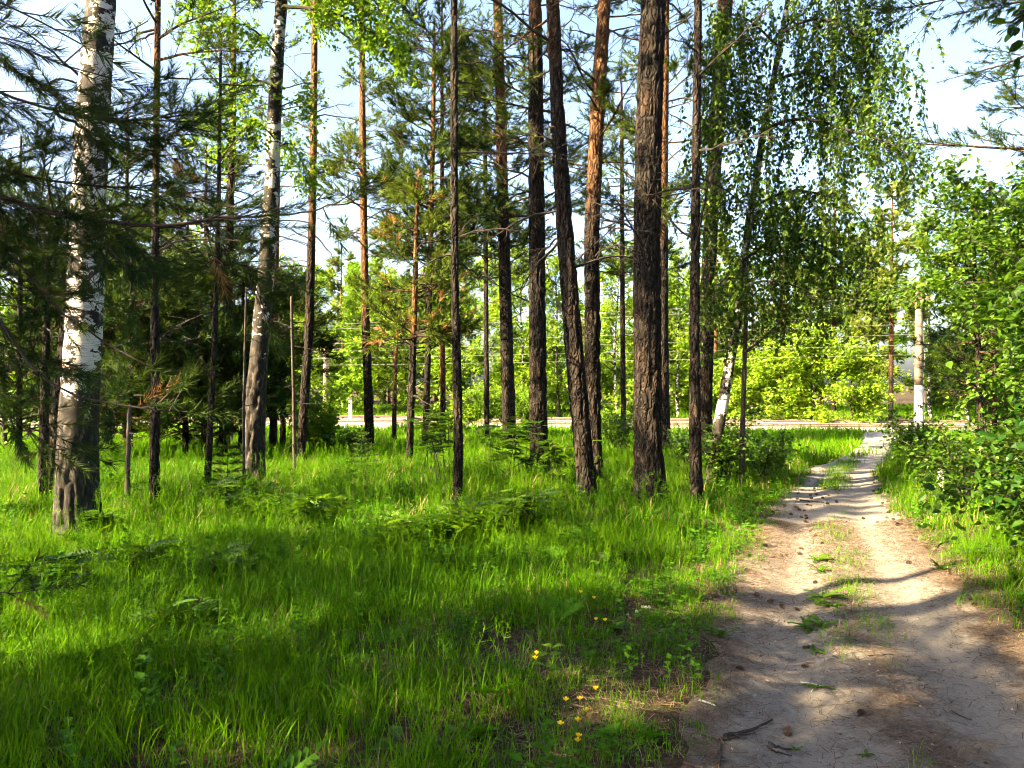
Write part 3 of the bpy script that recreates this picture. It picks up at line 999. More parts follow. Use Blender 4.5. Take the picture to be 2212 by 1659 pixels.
pine('narrow dark pine in tall grass between the broadest trunk and the path',
     [(1507, 1105, 29), (1502, 1000, 27), (1500, 800, 24), (1502, 500, 20), (1508, 0, 17)], vb=1098, H=14,
     dead=[(3.0, 7, 11, 0.4, 1.3)], orange=(8, 12), seed=18, sides=44, flare=0.1)
pine('tall pine whose stem is veiled in hanging birch leaves',
     [(1522, 1015, 30), (1524, 850, 29), (1530, 600, 30), (1545, 300, 33), (1567, 0, 33)], vb=1012, H=19,
     dead=[(3, 9, 8, 0.6, 1.5)], orange=(8, 11), seed=19, sides=36)
pine('slender pine with a bent lower stem and bare top, left of the sunlit clearing',
     [(650, 1015, 20), (655, 900, 20), (668, 700, 19), (676, 400, 16), (680, 0, 13)], vb=1012, H=15,
     dead=[(4, 10.5, 20, 0.6, 1.8)], live=[(11, 14.5, 9, 0.6, 1.3)], top=False, orange=(3.0, 6.0), seed=20, sides=28, dead_mat='grey_twig', twig_r=0.7)
pine('sunlit orange pine rising from the brightest patch of grass',
     [(799, 985, 22), (797, 900, 20), (790, 700, 18), (786, 500, 16), (783, 250, 14), (782, 0, 11)], vb=984, H=15,
     dead=[(2, 7, 10, 0.5, 1.6)], live=[(5.2, 10.4, 38, 0.7, 1.6), (10.4, 14.5, 6, 0.5, 1.0)], lod='mid', orange=(2.0, 4.5), seed=21, sides=28, tint=0.85, fol=1.3)  # raised tint puts a sunlit tone into the needles
pine('bushy young pine with a dark foot and low needled branches beside the bright grass',
     [(883, 1012, 16), (889, 850, 16), (896, 650, 13), (900, 480, 9)], vb=1011, H=5.6,
     dead=[(1.2, 3, 6, 0.4, 0.9)], live=[(2.2, 5.5, 52, 0.6, 1.3)], lod='mid', top=False, orange=(1.5, 3.5), seed=22, sides=24, tint=0.7, fol=1.3, dry=0.10)
pine('small sunlit pine sapling between the orange pine and the bushy young pine',
     [(851, 970, 11), (852, 850, 10), (856, 760, 7)], vb=969, H=3.9,
     dead=[(0.8, 2, 4, 0.3, 0.7)], live=[(1.2, 3.7, 20, 0.4, 0.9)], lod='mid', top=False, orange=(0.5, 2.0), seed=23, sides=18, tint=0.9)
pine('dark bushy pine with drooping foliage behind the slim pine',
     [(918, 960, 15), (926, 700, 14), (935, 300, 11), (938, 100, 8)], D=19.5, H=11.0,
     dead=[(2.5, 5, 6, 0.5, 1.2)], live=[(3.8, 10.8, 95, 0.9, 2.1)], lod='mid', top=False, orange=(4, 7), seed=24, sides=20, tint=0.4, fol=1.3)
pine('thin straight pine with a rough stem, right behind the big birch',
     [(333, 1108, 22), (335, 900, 21), (335, 700, 19), (336, 400, 15), (340, 100, 13), (341, 0, 12)], vb=1106, H=11,
     dead=[(2.2, 7, 14, 0.4, 1.3)], live=[(5.2, 8.5, 12, 0.7, 1.4)], orange=(3.5, 6.0), seed=25, sides=36, flare=0.1)
pine('furrowed old pine peeping out behind the foot of the big birch',
     [(112, 1085, 52), (120, 1000, 46), (136, 850, 40), (163, 600, 36), (188, 200, 32), (205, 0, 28)], vb=1078, H=17,
     dead=[(3, 8, 6, 0.6, 1.4)], live=[(8, 12, 8, 0.8, 1.6)], orange=(7, 10), seed=26, sides=48, flare=0.2)
pine('thin dark pine with a straight stem at the shaded edge, beside the furrowed pine',
     [(92, 1095, 20), (96, 900, 19), (102, 650, 13), (106, 440, 5)], vb=1092, H=4.3,
     dead=[(1.2, 2.8, 8, 0.4, 0.9)], live=[(2.4, 4.2, 14, 0.5, 1.1)], top=False, orange=(7, 10), seed=27, sides=28)
pine('dark slanting pine stem in the shaded thicket before the second birch',
     [(447, 1065, 14), (455, 900, 14), (465, 700, 12), (472, 450, 9)], vb=1063, H=6.5,
     dead=[(1.5, 5, 12, 0.4, 1.0)], live=[(3.6, 6.4, 12, 0.5, 1.0)], top=False, orange=(7, 10), seed=28, sides=22, tint=0.3)
pine('dark pine deep in the thicket next to the second birch',
     [(483, 1005, 26), (488, 850, 22), (493, 600, 19), (503, 250, 14)], vb=1003, H=11,
     dead=[(2, 7, 14, 0.5, 1.3)], live=[(5, 10.5, 22, 0.7, 1.5)], lod='mid', top=False, orange=(6, 9), seed=29, sides=24, tint=0.35)
pine('orange pine mostly hidden behind the second birch',
     [(590, 990, 18), (592, 700, 16), (598, 400, 14), (602, 200, 12)], D=17.5, H=14,
     dead=[(2, 9, 12, 0.5, 1.5)], live=[(6.5, 10.5, 9, 0.7, 1.2)], top=False, lod='mid', orange=(1.0, 3.0), seed=30, sides=24, tint=0.6)

pine('thin sunlit pine just behind the slim pine, across the glade', [(957, 950, 13), (956, 700, 11), (955, 300, 9)], D=21, H=12.5,
     dead=[(2, 6, 8, 0.5, 1.3)], live=[(5.0, 12.3, 44, 0.8, 1.9)], lod='mid', top=False, orange=(1.0, 3.0), seed=31, sides=16, tint=0.5, fol=1.3)
pine('feathery pine back in the meadow, left of the orange-topped pine', [(1052, 930, 12), (1050, 700, 11), (1048, 300, 9)], D=25, H=11.5,
     dead=[(2, 6, 8, 0.5, 1.3)], live=[(5.0, 11.3, 48, 0.9, 2.1)], lod='mid', top=False, orange=(8.0, 11.0), seed=32, sides=16, tint=0.4, fol=1.3)
pine('feathery pine back in the meadow beside the broadest trunk', [(1347, 935, 12), (1345, 700, 11), (1343, 300, 9)], D=24, H=11.5,
     dead=[(2, 6, 8, 0.5, 1.3)], live=[(4.8, 11.3, 50, 0.9, 2.1)], lod='mid', top=False, orange=(8.0, 11.0), seed=33, sides=16, tint=0.4, fol=1.3)

# saplings and snags with bare stems
def bare_stem(name, label, spec, vb, H, cat, seed, n=10, L=(0.15, 0.5), mat='stem', tip_r=0.4, green=0):
    b = base_at(spec[0][0], vb)
    r = rg(seed)
    pts = np.array([P(u, v, b[1]) for u, v, w in spec])
    rad = np.array([w for u, v, w in spec]) * b[1] / F / 2
    pts[0, 2] = b[2] - 0.1
    root = empty(name, (float(pts[0, 0]), float(b[1]), float(b[2])), label, cat)
    k = 24
    pp = resample(pts, k)
    s = np.concatenate([[0], np.cumsum(np.linalg.norm(np.diff(pts, axis=0), axis=1))])
    rr = np.interp(np.linspace(0, s[-1], k), s, rad) * r.uniform(0.88, 1.12, k)
    mb = MB(); mb.tube(pp, rr, 10, 0, 0.1)
    mb.build('trunk', [M[mat]], root, True)
    for _ in range(n):
        i = r.integers(5, k - 1)
        az = r.uniform(0, 6.28)
        dead_branch(pp[i], az, math.radians(r.uniform(-20, 35)), r.uniform(*L), r, rr[i] * 0.3, r.uniform(-0.4, 0.1)).build('branch', [M['twig']], root)
    return root, pp
bare_stem('dead_snag', 'short broken-topped dead stem between the big birch and thin pine', [(275, 1098, 11), (276, 1000, 10), (279, 900, 9), (281, 872, 5)], 1096, 2, 'dead tree', 61, 6, (0.1, 0.35), 'grey_twig')
bare_stem('dead_sapling', 'thin dark dead sapling leaning beside the slender bent pine', [(637, 1035, 8), (634, 850, 7), (629, 640, 5)], 1034, 3, 'sapling', 62, 14, (0.2, 0.7))
bare_stem('dead_sapling', 'wispy bare sapling in the grass before the second birch', [(527, 1030, 7), (526, 900, 6), (530, 700, 5), (532, 620, 3)], 1060, 3, 'sapling', 63, 16, (0.2, 0.6))

# ------------------------------------------------------------------ birches
def px_limb(pts, n=9):
    return resample(np.array([P(*p) for p in pts]), n)

def birch(label, spec, vb, H, dark, limbs, rnd, sides, leafm, size, per_m, n_leaf, twig, seed, tint0=0.5, crown_top=None, flare=0.25, proto=LEAF4, extra=None, droop=0.3):
    b = base_at(spec[0][0], vb)
    line = trunk_line(spec, b[1], H)
    line[0][0, 2] = min(line[0][0, 2], b[2])
    p0, _ = at_z(line, b[2])
    root = empty('birch_tree', (float(p0[0]), float(p0[1]), float(b[2])), label, 'birch tree')
    trunk_mesh(line, b[2], H, sides, 'birch', seed, vis=EYE + 0.52 * b[1] + 0.6, flare=flare, dark=dark).build('trunk', [M['birch_bark']], root, True)
    P3 = [px_limb(l) for l in limbs]
    for p in P3:
        L = np.linalg.norm(np.diff(p, axis=0), axis=1).sum()
        mb = MB()
        mb.tube(p, np.linspace(0.006 + 0.010 * L, 0.005, len(p)), 6)
        mb.build('branch', [M['twig']], root)
    mb = MB()
    leafy(mb, P3, rnd, per_m, twig, n_leaf, size, proto, tint0=tint0, droop=droop)
    if crown_top:
        ls = crown_limbs(line, crown_top, H * 0.98, 22, 2.2, rnd)
        for p in ls:
            mb.tube(p, np.linspace(0.025, 0.006, len(p)), 4, 1)
        leafy(mb, ls, rnd, 4, 0.6, 12, 0.15, LEAF2, tint0=tint0)
    if extra:
        extra(mb, line, rnd)
    mb.build('crown', [M[leafm], M['twig']], root)
    return root

birch('big white birch with a black cracked foot, seen through pine twigs',
      [(172, 1165, 92), (168, 1100, 84), (166, 1000, 80), (170, 900, 78), (180, 750, 74), (186, 600, 71), (192, 450, 69), (200, 250, 66), (210, 120, 62), (219, 0, 57)], 1158, 17,
      [(0, 1.0), (0.45, 0.9), (0.9, 0.66), (1.35, 0.45), (1.8, 0.30), (2.4, 0.17), (4.6, 0.20), (5.6, 0.36), (7, 0.25)],
      [[(165, 180, 8.1), (130, 165, 8.0), (100, 180, 7.9), (80, 215, 7.8)], [(240, 75, 8.2), (275, 70, 8.4), (320, 45, 8.5)]],
      rg(71), 96, 'birch_leaf', 0.055, 1.5, 4, 0.25, 71, crown_top=9)
birch('second birch, slimmer and heavily scarred black, beyond the dark thicket',
      [(548, 1050, 46), (548, 980, 42), (553, 850, 40), (565, 700, 37), (578, 550, 34), (587, 400, 31), (593, 250, 29), (600, 100, 27), (609, 0, 25)], 1046, 16,
      [(0, 1.0), (1.1, 1.0), (1.6, 0.8), (2.1, 0.55), (3, 0.38), (5, 0.28), (7, 0.3)],
      [[(604, 130, 12), (565, 70, 11.8), (505, 40, 11.6), (440, 75, 11.5)], [(600, 190, 12), (555, 165, 12.2), (500, 195, 12.4), (455, 265, 12.5)],
       [(594, 300, 12), (560, 260, 11.7), (515, 285, 11.5), (480, 330, 11.4)], [(598, 235, 12.1), (632, 218, 12.2), (655, 212, 12.2), (658, 230, 12.2)],
       [(612, 14, 12), (700, 18, 11.8), (770, 42, 11.6), (830, 88, 11.5), (885, 140, 11.4)], [(612, 0, 12), (670, -50, 12.2), (760, -40, 12.5), (840, 0, 12.6)],
       [(606, -10, 12), (540, -70, 12), (470, -30, 12), (430, 20, 12)], [(614, -30, 12), (700, -60, 11.5), (800, -20, 11.2), (850, 60, 11.0)],
       [(592, 330, 12.1), (620, 300, 12.6), (650, 330, 12.9), (660, 380, 13)]],
      rg(72), 52, 'bright_leaf', 0.080, 30, 22, 0.52, 72, tint0=0.5, crown_top=10.5)

def hang_strands(mb, line, rnd):
    limbs = R_LIMBS
    leaves_p, leaves_d, tt = [], [], []
    for pts, n, l0, l1 in limbs:
        p = px_limb(pts, 14)
        for _ in range(int(n * 1.5)):
            f = rnd.uniform(0.12, 1) * 13
            i = min(int(f), 12)
            s = p[i] * (1 - (f - i)) + p[i + 1] * (f - i) + rnd.normal(0, 0.22, 3) * np.array([1, 1.6, 0.6])
            L = rnd.uniform(l0, l1)
            k = max(5, int(L / 0.10))
            t = np.linspace(0, 1, k)
            sw = rnd.normal(0, 0.16, 2)
            q = s + np.stack([sw[0] * np.sqrt(t) * 1.2 + 0.05 * np.sin(5 * t + rnd.uniform(0, 6)), sw[1] * np.sqrt(t) * 1.2, -L * t + 0.04 * L * np.sin(3.1 * t)], -1)
            mb.sticks(q[:-1], q[1:], 0.0030, 0.0026, 1)
            m = int(L / 0.021)
            tf = rnd.uniform(0.02, 1, m) * (k - 1)
            j = np.minimum(tf.astype(int), k - 2)
            w = q[j] + (q[j + 1] - q[j]) * (tf - j)[:, None]
            leaves_p.append(w + rnd.normal(0, 0.025, (m, 3)))
            leaves_d.append(rnd.normal(0, 0.6, (m, 3)) + np.array([0, 0, -0.8]))
            tt.append(np.full(m, np.clip(0.42 + rnd.normal(0, 0.16), 0, 1)))
    pp, dd, tt = np.concatenate(leaves_p), np.concatenate(leaves_d), np.concatenate(tt)
    mb.scatter(LEAF4, pp, frames(dd, rnd), 0.070 * rnd.uniform(0.45, 1.3, len(pp)), 0, np.clip(tt + rnd.normal(0, 0.15, len(pp)), 0, 1))
R_LIMBS = [
    ([(1690, 70, 11.4), (1740, 30, 11.2), (1810, 40, 11.0), (1880, 100, 10.8), (1920, 170, 10.7)], 62, 0.4, 1.7),
    ([(1700, 0, 11.4), (1750, -50, 11.6), (1830, -50, 11.8), (1910, 0, 12.0)], 46, 0.5, 1.6),
    ([(1668, 180, 11.4), (1740, 140, 11.6), (1820, 190, 11.8), (1890, 240, 12.0), (1925, 310, 12.0)], 56, 0.4, 1.3),
    ([(1650, 280, 11.4), (1720, 240, 11.0), (1800, 270, 10.7), (1880, 300, 10.4), (1965, 310, 10.2), (1985, 360, 10.1)], 54, 0.3, 1.0),
    ([(1625, 450, 11.4), (1700, 400, 11.2), (1780, 420, 11.0), (1850, 440, 10.8), (1880, 500, 10.7)], 44, 0.3, 1.3),
    ([(1610, 560, 11.4), (1680, 500, 11.6), (1760, 520, 11.8), (1830, 560, 12.0), (1860, 620, 12.1)], 50, 0.3, 1.1),
    ([(1600, 620, 11.4), (1660, 600, 11.2), (1730, 620, 11.0), (1790, 660, 10.9)], 34, 0.3, 0.9),
    ([(1680, 100, 11.4), (1620, 40, 11.2), (1570, 20, 11.1), (1540, 80, 11.0)], 46, 0.5, 1.9),
    ([(1660, 220, 11.4), (1610, 190, 11.2), (1565, 200, 11.0), (1530, 270, 10.9)], 40, 0.4, 1.6),
    ([(1635, 380, 11.4), (1590, 370, 11.2), (1540, 410, 11.0), (1525, 470, 10.9)], 30, 0.4, 1.2),
    ([(1605, 600, 11.4), (1570, 600, 11.2), (1530, 650, 11.0)], 26, 0.4, 1.1),
    ([(1620, 500, 11.4), (1640, 440, 11.9), (1690, 470, 12.3), (1740, 560, 12.5)], 30, 0.3, 1.0),
]
birch('slanting white birch by the path with a wide curtain of hanging leaves',
      [(1533, 1065, 26), (1543, 980, 24), (1560, 880, 24), (1575, 790, 22), (1592, 700, 20), (1615, 500, 17), (1650, 280, 14), (1690, 70, 11), (1705, -20, 9)], 1058, 8.6,
      [(0, 1.0), (0.5, 0.85), (0.85, 0.5), (1.2, 0.34), (1.8, 0.28), (2.6, 0.24), (5, 0.2), (7, 0.3)],
      [l[0] for l in R_LIMBS], rg(73), 36, 'birch_leaf', 0.066, 16, 15, 0.5, 73, extra=hang_strands, flare=0.15)

# ------------------------------------------------------------------ the pine beside the viewer, whose branches reach into the view
def beside_pine():
    r = rg(81)
    b = np.array([-4.3, 2.9, float(hgt(-4.3, 2.9))])
    line = (np.array([b, b + [0.1, 0.05, 4], b + [0.15, 0.0, 9]]), np.array([0.11, 0.085, 0.03]))
    root = empty('pine_tree', tuple(b), 'pine whose long dark needled branches cross before the big birch', 'pine tree')
    trunk_mesh(line, b[2], 9, 28, 'pine', 81, (5, 8)).build('trunk', [M['pine_bark']], root, True)
    # (points u, v, depth), shoots per metre, side twig length, needle tint
    B = [([(-60, 400, 3.3), (0, 425, 3.25), (100, 460, 3.2), (190, 470, 3.15), (260, 488, 3.1), (340, 490, 3.05), (430, 478, 3.0), (520, 470, 3.0)], 15, 0.28, 0.4, 0.014),
         ([(340, 490, 3.05), (450, 476, 3.1), (560, 466, 3.1), (650, 462, 3.1), (770, 430, 3.1)], 9, 0.10, 0.35, 0.006),
         ([(-60, 340, 3.4), (40, 375, 3.4), (130, 395, 3.4), (240, 400, 3.45), (300, 405, 3.5)], 26, 0.34, 0.35, 0.010),
         ([(-60, 165, 3.1), (20, 205, 3.1), (120, 242, 3.1), (200, 258, 3.1), (300, 285, 3.15), (390, 240, 3.2)], 16, 0.25, 0.35, 0.009),
         ([(120, 242, 3.1), (190, 290, 3.3), (260, 300, 3.4), (340, 300, 3.5), (410, 290, 3.6)], 24, 0.26, 0.35, 0.007),
         ([(-40, -40, 2.4), (40, 10, 2.4), (110, 55, 2.45), (175, 95, 2.5)], 8, 0.20, 0.3, 0.006),
         ([(-50, 40, 2.5), (30, 85, 2.5), (110, 130, 2.5), (170, 155, 2.55)], 8, 0.18, 0.3, 0.005),
         ([(-40, 110, 2.7), (40, 150, 2.7), (100, 190, 2.7), (150, 230, 2.7)], 8, 0.20, 0.3, 0.005),
         ([(-50, 500, 3.6), (35, 553, 3.5), (96, 642, 3.4), (154, 692, 3.3), (212, 738, 3.2), (270, 765, 3.15), (332, 796, 3.1)], 6, 0.10, 0.35, 0.008),
         ([(-50, 620, 3.3), (0, 669, 3.25), (23, 707, 3.2), (58, 800, 3.1), (139, 850, 3.05), (216, 873, 3.0), (332, 900, 3.0), (405, 890, 3.0)], 9, 0.13, 0.35, 0.008),
         ([(-50, 830, 3.3), (0, 869, 3.25), (31, 900, 3.2), (58, 942, 3.15), (127, 977, 3.1)], 16, 0.16, 0.3, 0.006),
         ([(-60, 700, 3.7), (0, 740, 3.7), (50, 770, 3.7), (100, 790, 3.7)], 30, 0.30, 0.25, 0.007),
         ([(-60, 560, 3.9), (0, 600, 3.9), (50, 610, 3.9), (100, 640, 3.9)], 30, 0.32, 0.25, 0.007),
         ([(-60, 470, 4.0), (20, 500, 4.0), (110, 510, 4.0), (220, 530, 4.0), (300, 560, 4.0)], 32, 0.36, 0.28, 0.008),
         ([(430, 478, 3.05), (460, 520, 3.1), (500, 560, 3.15), (540, 580, 3.2)], 34, 0.26, 0.35, 0.006),
         ([(190, 470, 3.15), (240, 540, 3.2), (280, 600, 3.2), (290, 650, 3.2)], 16, 0.14, 0.3, 0.005),
         ([(-60, 1275, 3.0), (-10, 1292, 3.0), (40, 1284, 3.0), (85, 1274, 3.0)], 8, 0.06, 0.3, 0.005)]
    mbC = MB()
    for k, (pts, per_m, tl, tint, r0) in enumerate(B):
        pp = np.array([P(*q) for q in pts])
        if pts[0][0] < 0:
            z = float(np.clip(pp[0, 2] - 0.25, 0.5, 8))
            c, _ = at_z(line, z)
            pp = np.vstack([c, 0.5 * c + 0.5 * pp[0] + [0, 0, 0.05], pp])
        p = resample(pp, 22)
        p[1:-1] += r.normal(0, 0.006, (20, 3))
        mb = MB()
        mb.tube(p, np.linspace(r0 * (1.5 if pts[0][0] < 0 else 1.0), r0 * 0.4, len(p)), 7)
        mb.build('branch', [M['twig']], root)
        L = np.linalg.norm(np.diff(p, axis=0), axis=1).sum()
        n = int(L * per_m * 1.45)
        f = r.uniform(0.32 if pts[0][0] < 0 else 0.1, 1, n) * 21
        i = np.minimum(f.astype(int), 20)
        q = p[i] + (p[i + 1] - p[i]) * (f - i)[:, None]
        tang = unit(p[i + 1] - p[i])
        d = unit(tang * 0.7 + r.normal(0, 0.55, (n, 3)))
        l = tl * r.uniform(0.3, 1.2, n)
        e = q + d * l[:, None]
        mbC.sticks(q, e, 0.003, 0.0022, 1)
        tn = np.clip(0.6 * tint + r.normal(0, 0.14, n), 0, 1)  # low tint carries part of this pine's shade
        dry = r.random(n) < 0.008
        if pts[0][1] > 1200:
            dry[:] = r.random(n) < 0.25
        for m, mt in ((dry, 2), (~dry, 0)):
            put_sprigs(mbC, 'close', e[m] - d[m] * 0.04, d[m], r.uniform(0.75, 1.1, m.sum()), r, tn[m], mt)
            mid = m & (l > 0.15)
            dm = unit(d[mid] + r.normal(0, 0.5, (mid.sum(), 3)))
            put_sprigs(mbC, 'close', (q + e)[mid] / 2, dm, r.uniform(0.7, 1.0, mid.sum()), r, tn[mid], mt)
        put_sprigs(mbC, 'close', p[-1:], p[-1:] - p[-2:-1], 1.1, r, np.array([tint]), 0)
    mbC.build('crown', [M['needle'], M['twig'], M['needle_dry']], root)
beside_pine()

# ------------------------------------------------------------------ thin rowan tree and shrubs
root, pp = bare_stem('rowan_tree', 'thin dark rowan with a forked stem at the grassy edge of the path',
                     [(1602, 1065, 13), (1603, 950, 11), (1608, 800, 10), (1611, 700, 9), (1614, 560, 6)], 1062, 4, 'rowan tree', 64, 7, (0.3, 0.9))
mb = MB()
lim = [px_limb([(1609, 760, 11.2), (1640, 740, 11.0), (1690, 690, 10.8)], 7), pp[12:]]
leafy(mb, lim, rg(65), 9, 0.35, 12, 0.06, LEAF4, tint0=0.35)
o = MB(); o.tube(lim[0], np.linspace(0.022, 0.008, 7), 6)
o.build('branch', [M['stem']], root)
mb.build('crown', [M['shrub_leaf'], M['twig']], root)

def leaf_pin(n=6, w=0.30):
    """a rowan leaf: paired leaflets on a rachis one unit long"""
    V, Fc = [], []
    PV, PF = LEAF2
    k = 0
    def put(x, ang, s):
        nonlocal k
        c, si = math.cos(ang), math.sin(ang)
        q = PV * s
        V.append(np.stack([x + q[:, 0] * c - q[:, 1] * si * 0.75, q[:, 0] * si + q[:, 1] * c * 0.75, q[:, 2] - 0.25 * x * x], -1))
        Fc.append(PF + k); k += 4
    for i in range(n):
        x = 0.2 + 0.75 * i / n
        s = w * (0.75 + 0.5 * math.sin(math.pi * (i + 1) / (n + 1)))
        put(x, 1.1, s); put(x, -1.1, s)
    put(0.95, 0, w)
    return np.concatenate(V), np.concatenate(Fc)
PIN = leaf_pin()

def rowan_seedling(label, base, H, n_stem, rnd, size=0.2, n_leaf=9, group='rowan seedlings in the grass', tint0=0.45):
    base = np.asarray(base, float)
    root = empty('rowan_seedling', tuple(base), label, 'seedling', group)
    mbL = MB()
    for k in range(n_stem):
        az = rnd.uniform(0, 6.28)
        t = np.linspace(0, 1, 7)
        sp = rnd.uniform(0.05, 0.22) * (0.4 + H)
        p = base + np.stack([math.cos(az) * sp * t * t + 0.1 * (k - n_stem / 2) * 0.6, math.sin(az) * sp * t * t, H * rnd.uniform(0.75, 1.05) * t], -1)
        p[0, 2] -= 0.05
        mb = MB(); mb.tube(p, np.linspace(0.007, 0.003, 7) * (0.6 + 0.5 * H), 5)
        mb.build('stem', [M['stem']], root)
        m = n_leaf
        f = rnd.uniform(0.45 if H > 0.5 else 0.3, 1, m) * 6
        i = np.minimum(f.astype(int), 5)
        q = p[i] + (p[i + 1] - p[i]) * (f - i)[:, None]
        a = rnd.uniform(0, 6.28, m)
        d = np.stack([np.cos(a), np.sin(a), rnd.uniform(-0.05, 0.45, m)], -1)
        R = frames(d, rnd, roll=rnd.normal(0, 0.25, m))
        mbL.scatter(PIN, q, R, size * rnd.uniform(0.7, 1.2, m), 0, np.clip(tint0 + rnd.normal(0, 0.15, m), 0, 1))
    mbL.build('crown', [M['shrub_leaf']], root)
    return root
r = rg(90)
for lab, u, v, H, ns, sz, nl in [
    ('tall rowan seedling with three thin stems beside the slim pine', 962, 1066, 1.25, 3, 0.26, 11),
    ('rowan seedling arching over the foot of the straight dark pine', 1120, 1062, 0.95, 4, 0.27, 12),
    ('rowan seedling filling the gap between the dark pine and leaning pine', 1215, 1066, 0.7, 4, 0.24, 10),
    ('rowan seedling in the sun before the orange-topped pine', 1075, 1040, 0.8, 3, 0.24, 10),
    ('leafy rowan seedling at the foot of the bushy young pine', 930, 1040, 1.0, 3, 0.24, 11),
    ('low fern-like rowan seedling in the middle of the shaded grass', 880, 1195, 0.26, 4, 0.24, 7),
    ('low rowan seedling spreading around the slim pine, shaded side', 955, 1185, 0.28, 4, 0.24, 7),
    ('low dark rowan seedling just before the slim pine', 1035, 1172, 0.34, 5, 0.25, 8),
    ('wide rowan seedling between the slim pine and the leaning pine', 1130, 1150, 0.34, 5, 0.26, 8),
    ('rowan seedling low in the grass under the second birch', 560, 1132, 0.30, 5, 0.25, 8),
    ('sunlit feathery rowan seedling past the thin pine', 480, 1118, 0.32, 5, 0.25, 8),
    ('rowan seedling low in the open grass before the clearing', 680, 1140, 0.28, 5, 0.25, 8),
    ('rowan seedling at the shaded foot of the big birch', 235, 1165, 0.25, 3, 0.2, 6),
    ('flat rowan seedling in front of the big birch, by the fallen twig', 300, 1255, 0.22, 4, 0.22, 7),
    ('rowan seedling beside the peeled fallen branch', 470, 1262, 0.20, 3, 0.2, 6),
    ('rowan seedling in the deep grass near the low pine twig', 110, 1300, 0.25, 4, 0.22, 7),
    ('rowan seedling in the deep grass below the fallen branch', 400, 1370, 0.2, 3, 0.2, 6)]:
    rowan_seedling(lab, base_at(u, v), H * (1.35 if H < 0.4 else 1.1), ns + 1, r, sz * r.uniform(0.9, 1.15), nl, tint0=r.uniform(0.35, 0.65))

r = rg(91)
for lab, u, v, H, R_, st, sz, kw in [
    ('leafy shrub wrapped round the foot of the slanting birch', 1565, 1058, 1.35, 0.55, 7, 0.07, {}),
    ('low leafy shrub between the rowan stem and the bright meadow', 1650, 1045, 0.95, 0.55, 6, 0.07, {}),
    ('small leafy shrub squeezed behind the narrow dark pine', 1482, 1032, 1.0, 0.45, 5, 0.065, {}),
    ('thin-stemmed shrub behind the straight orange pine, against bright grass', 1338, 995, 1.25, 0.6, 7, 0.07, {}),
    ('sunlit hazel bush beyond the slender bent pine', 690, 985, 2.0, 1.0, 9, 0.10, dict(leafm='bright_leaf', tint0=0.5)),
    ('tall bright aspen shrub behind the slim pine', 1035, 955, 2.9, 0.9, 7, 0.10, dict(leafm='bright_leaf', tint0=0.6, t0=0.35)),
    ('bright aspen shrub behind the dark straight pine', 1140, 950, 2.2, 0.8, 6, 0.10, dict(leafm='bright_leaf', tint0=0.5)),
    ('small aspen shrub at the foot of the railway bank, past the bushy young pine', 985, 950, 1.5, 0.7, 7, 0.10, dict(leafm='bright_leaf', tint0=0.6)),
    ('small aspen shrub at the foot of the railway bank, before the broadest trunk', 1330, 948, 1.2, 0.8, 7, 0.10, dict(leafm='bright_leaf', tint0=0.7)),
    ('round green bush in the shade beside the dark thicket', 745, 990, 0.7, 0.6, 6, 0.09, dict(tint0=0.6))]:
    shrub(lab, base_at(u, v), H, R_, st, r, size=sz, per_m=15, n_leaf=13, **kw)

# the leafy wall on the far side of the path
r = rg(92)
for lab, x, y, H, R_, st, sz, pm, nl, kw in [
    ('big-leaved cherry shrub overhanging the path at the picture edge', 4.95, 5.4, 3.3, 1.0, 14, 0.078, 12, 12, dict(tint0=0.35, droop=0.05)),
    ('low cherry shrub with drooping leaves at the very edge of the path', 4.15, 5.3, 1.7, 0.55, 10, 0.078, 12, 11, dict(tint0=0.2, droop=0.1)),
    ('dense cherry shrub next to the big-leaved one, darker inside', 5.75, 6.9, 4.3, 1.25, 20, 0.070, 15, 14, dict(tint0=0.5, droop=0.05)),
    ('leafy maple shrub behind the cherry shrubs, tall and shady', 6.7, 8.6, 5.0, 1.4, 20, 0.074, 15, 14, dict(tint0=0.65)),
    ('sprawling low shrub at the path edge under the young pines', 5.75, 9.6, 1.25, 0.8, 9, 0.07, 9, 10, dict(tint0=0.5)),
    ('low bright shrub by the small black post', 7.35, 13.6, 1.1, 0.75, 9, 0.075, 9, 10, dict(tint0=0.65)),
    ('leafy shrub in sun beyond the young pines', 8.5, 12.6, 2.0, 0.9, 9, 0.08, 9, 10, dict(tint0=0.6)),
    ('tall leafy shrub rising behind the young pines', 9.7, 13.5, 4.2, 1.3, 10, 0.10, 8, 11, dict(tint0=0.6)),
    ('small shaded shrub at the bend of the path, under the cherry', 5.0, 7.2, 0.8, 0.5, 7, 0.07, 9, 9, dict(tint0=0.3))]:
    shrub(lab, (x, y, float(hgt(x, y))), H, R_, st, r, size=sz, per_m=pm * 1.35, n_leaf=int(nl * 1.25), proto=LEAFBIG if sz > 0.075 and y < 6 else LEAF4, twig=0.34, r0=0.016, **kw)

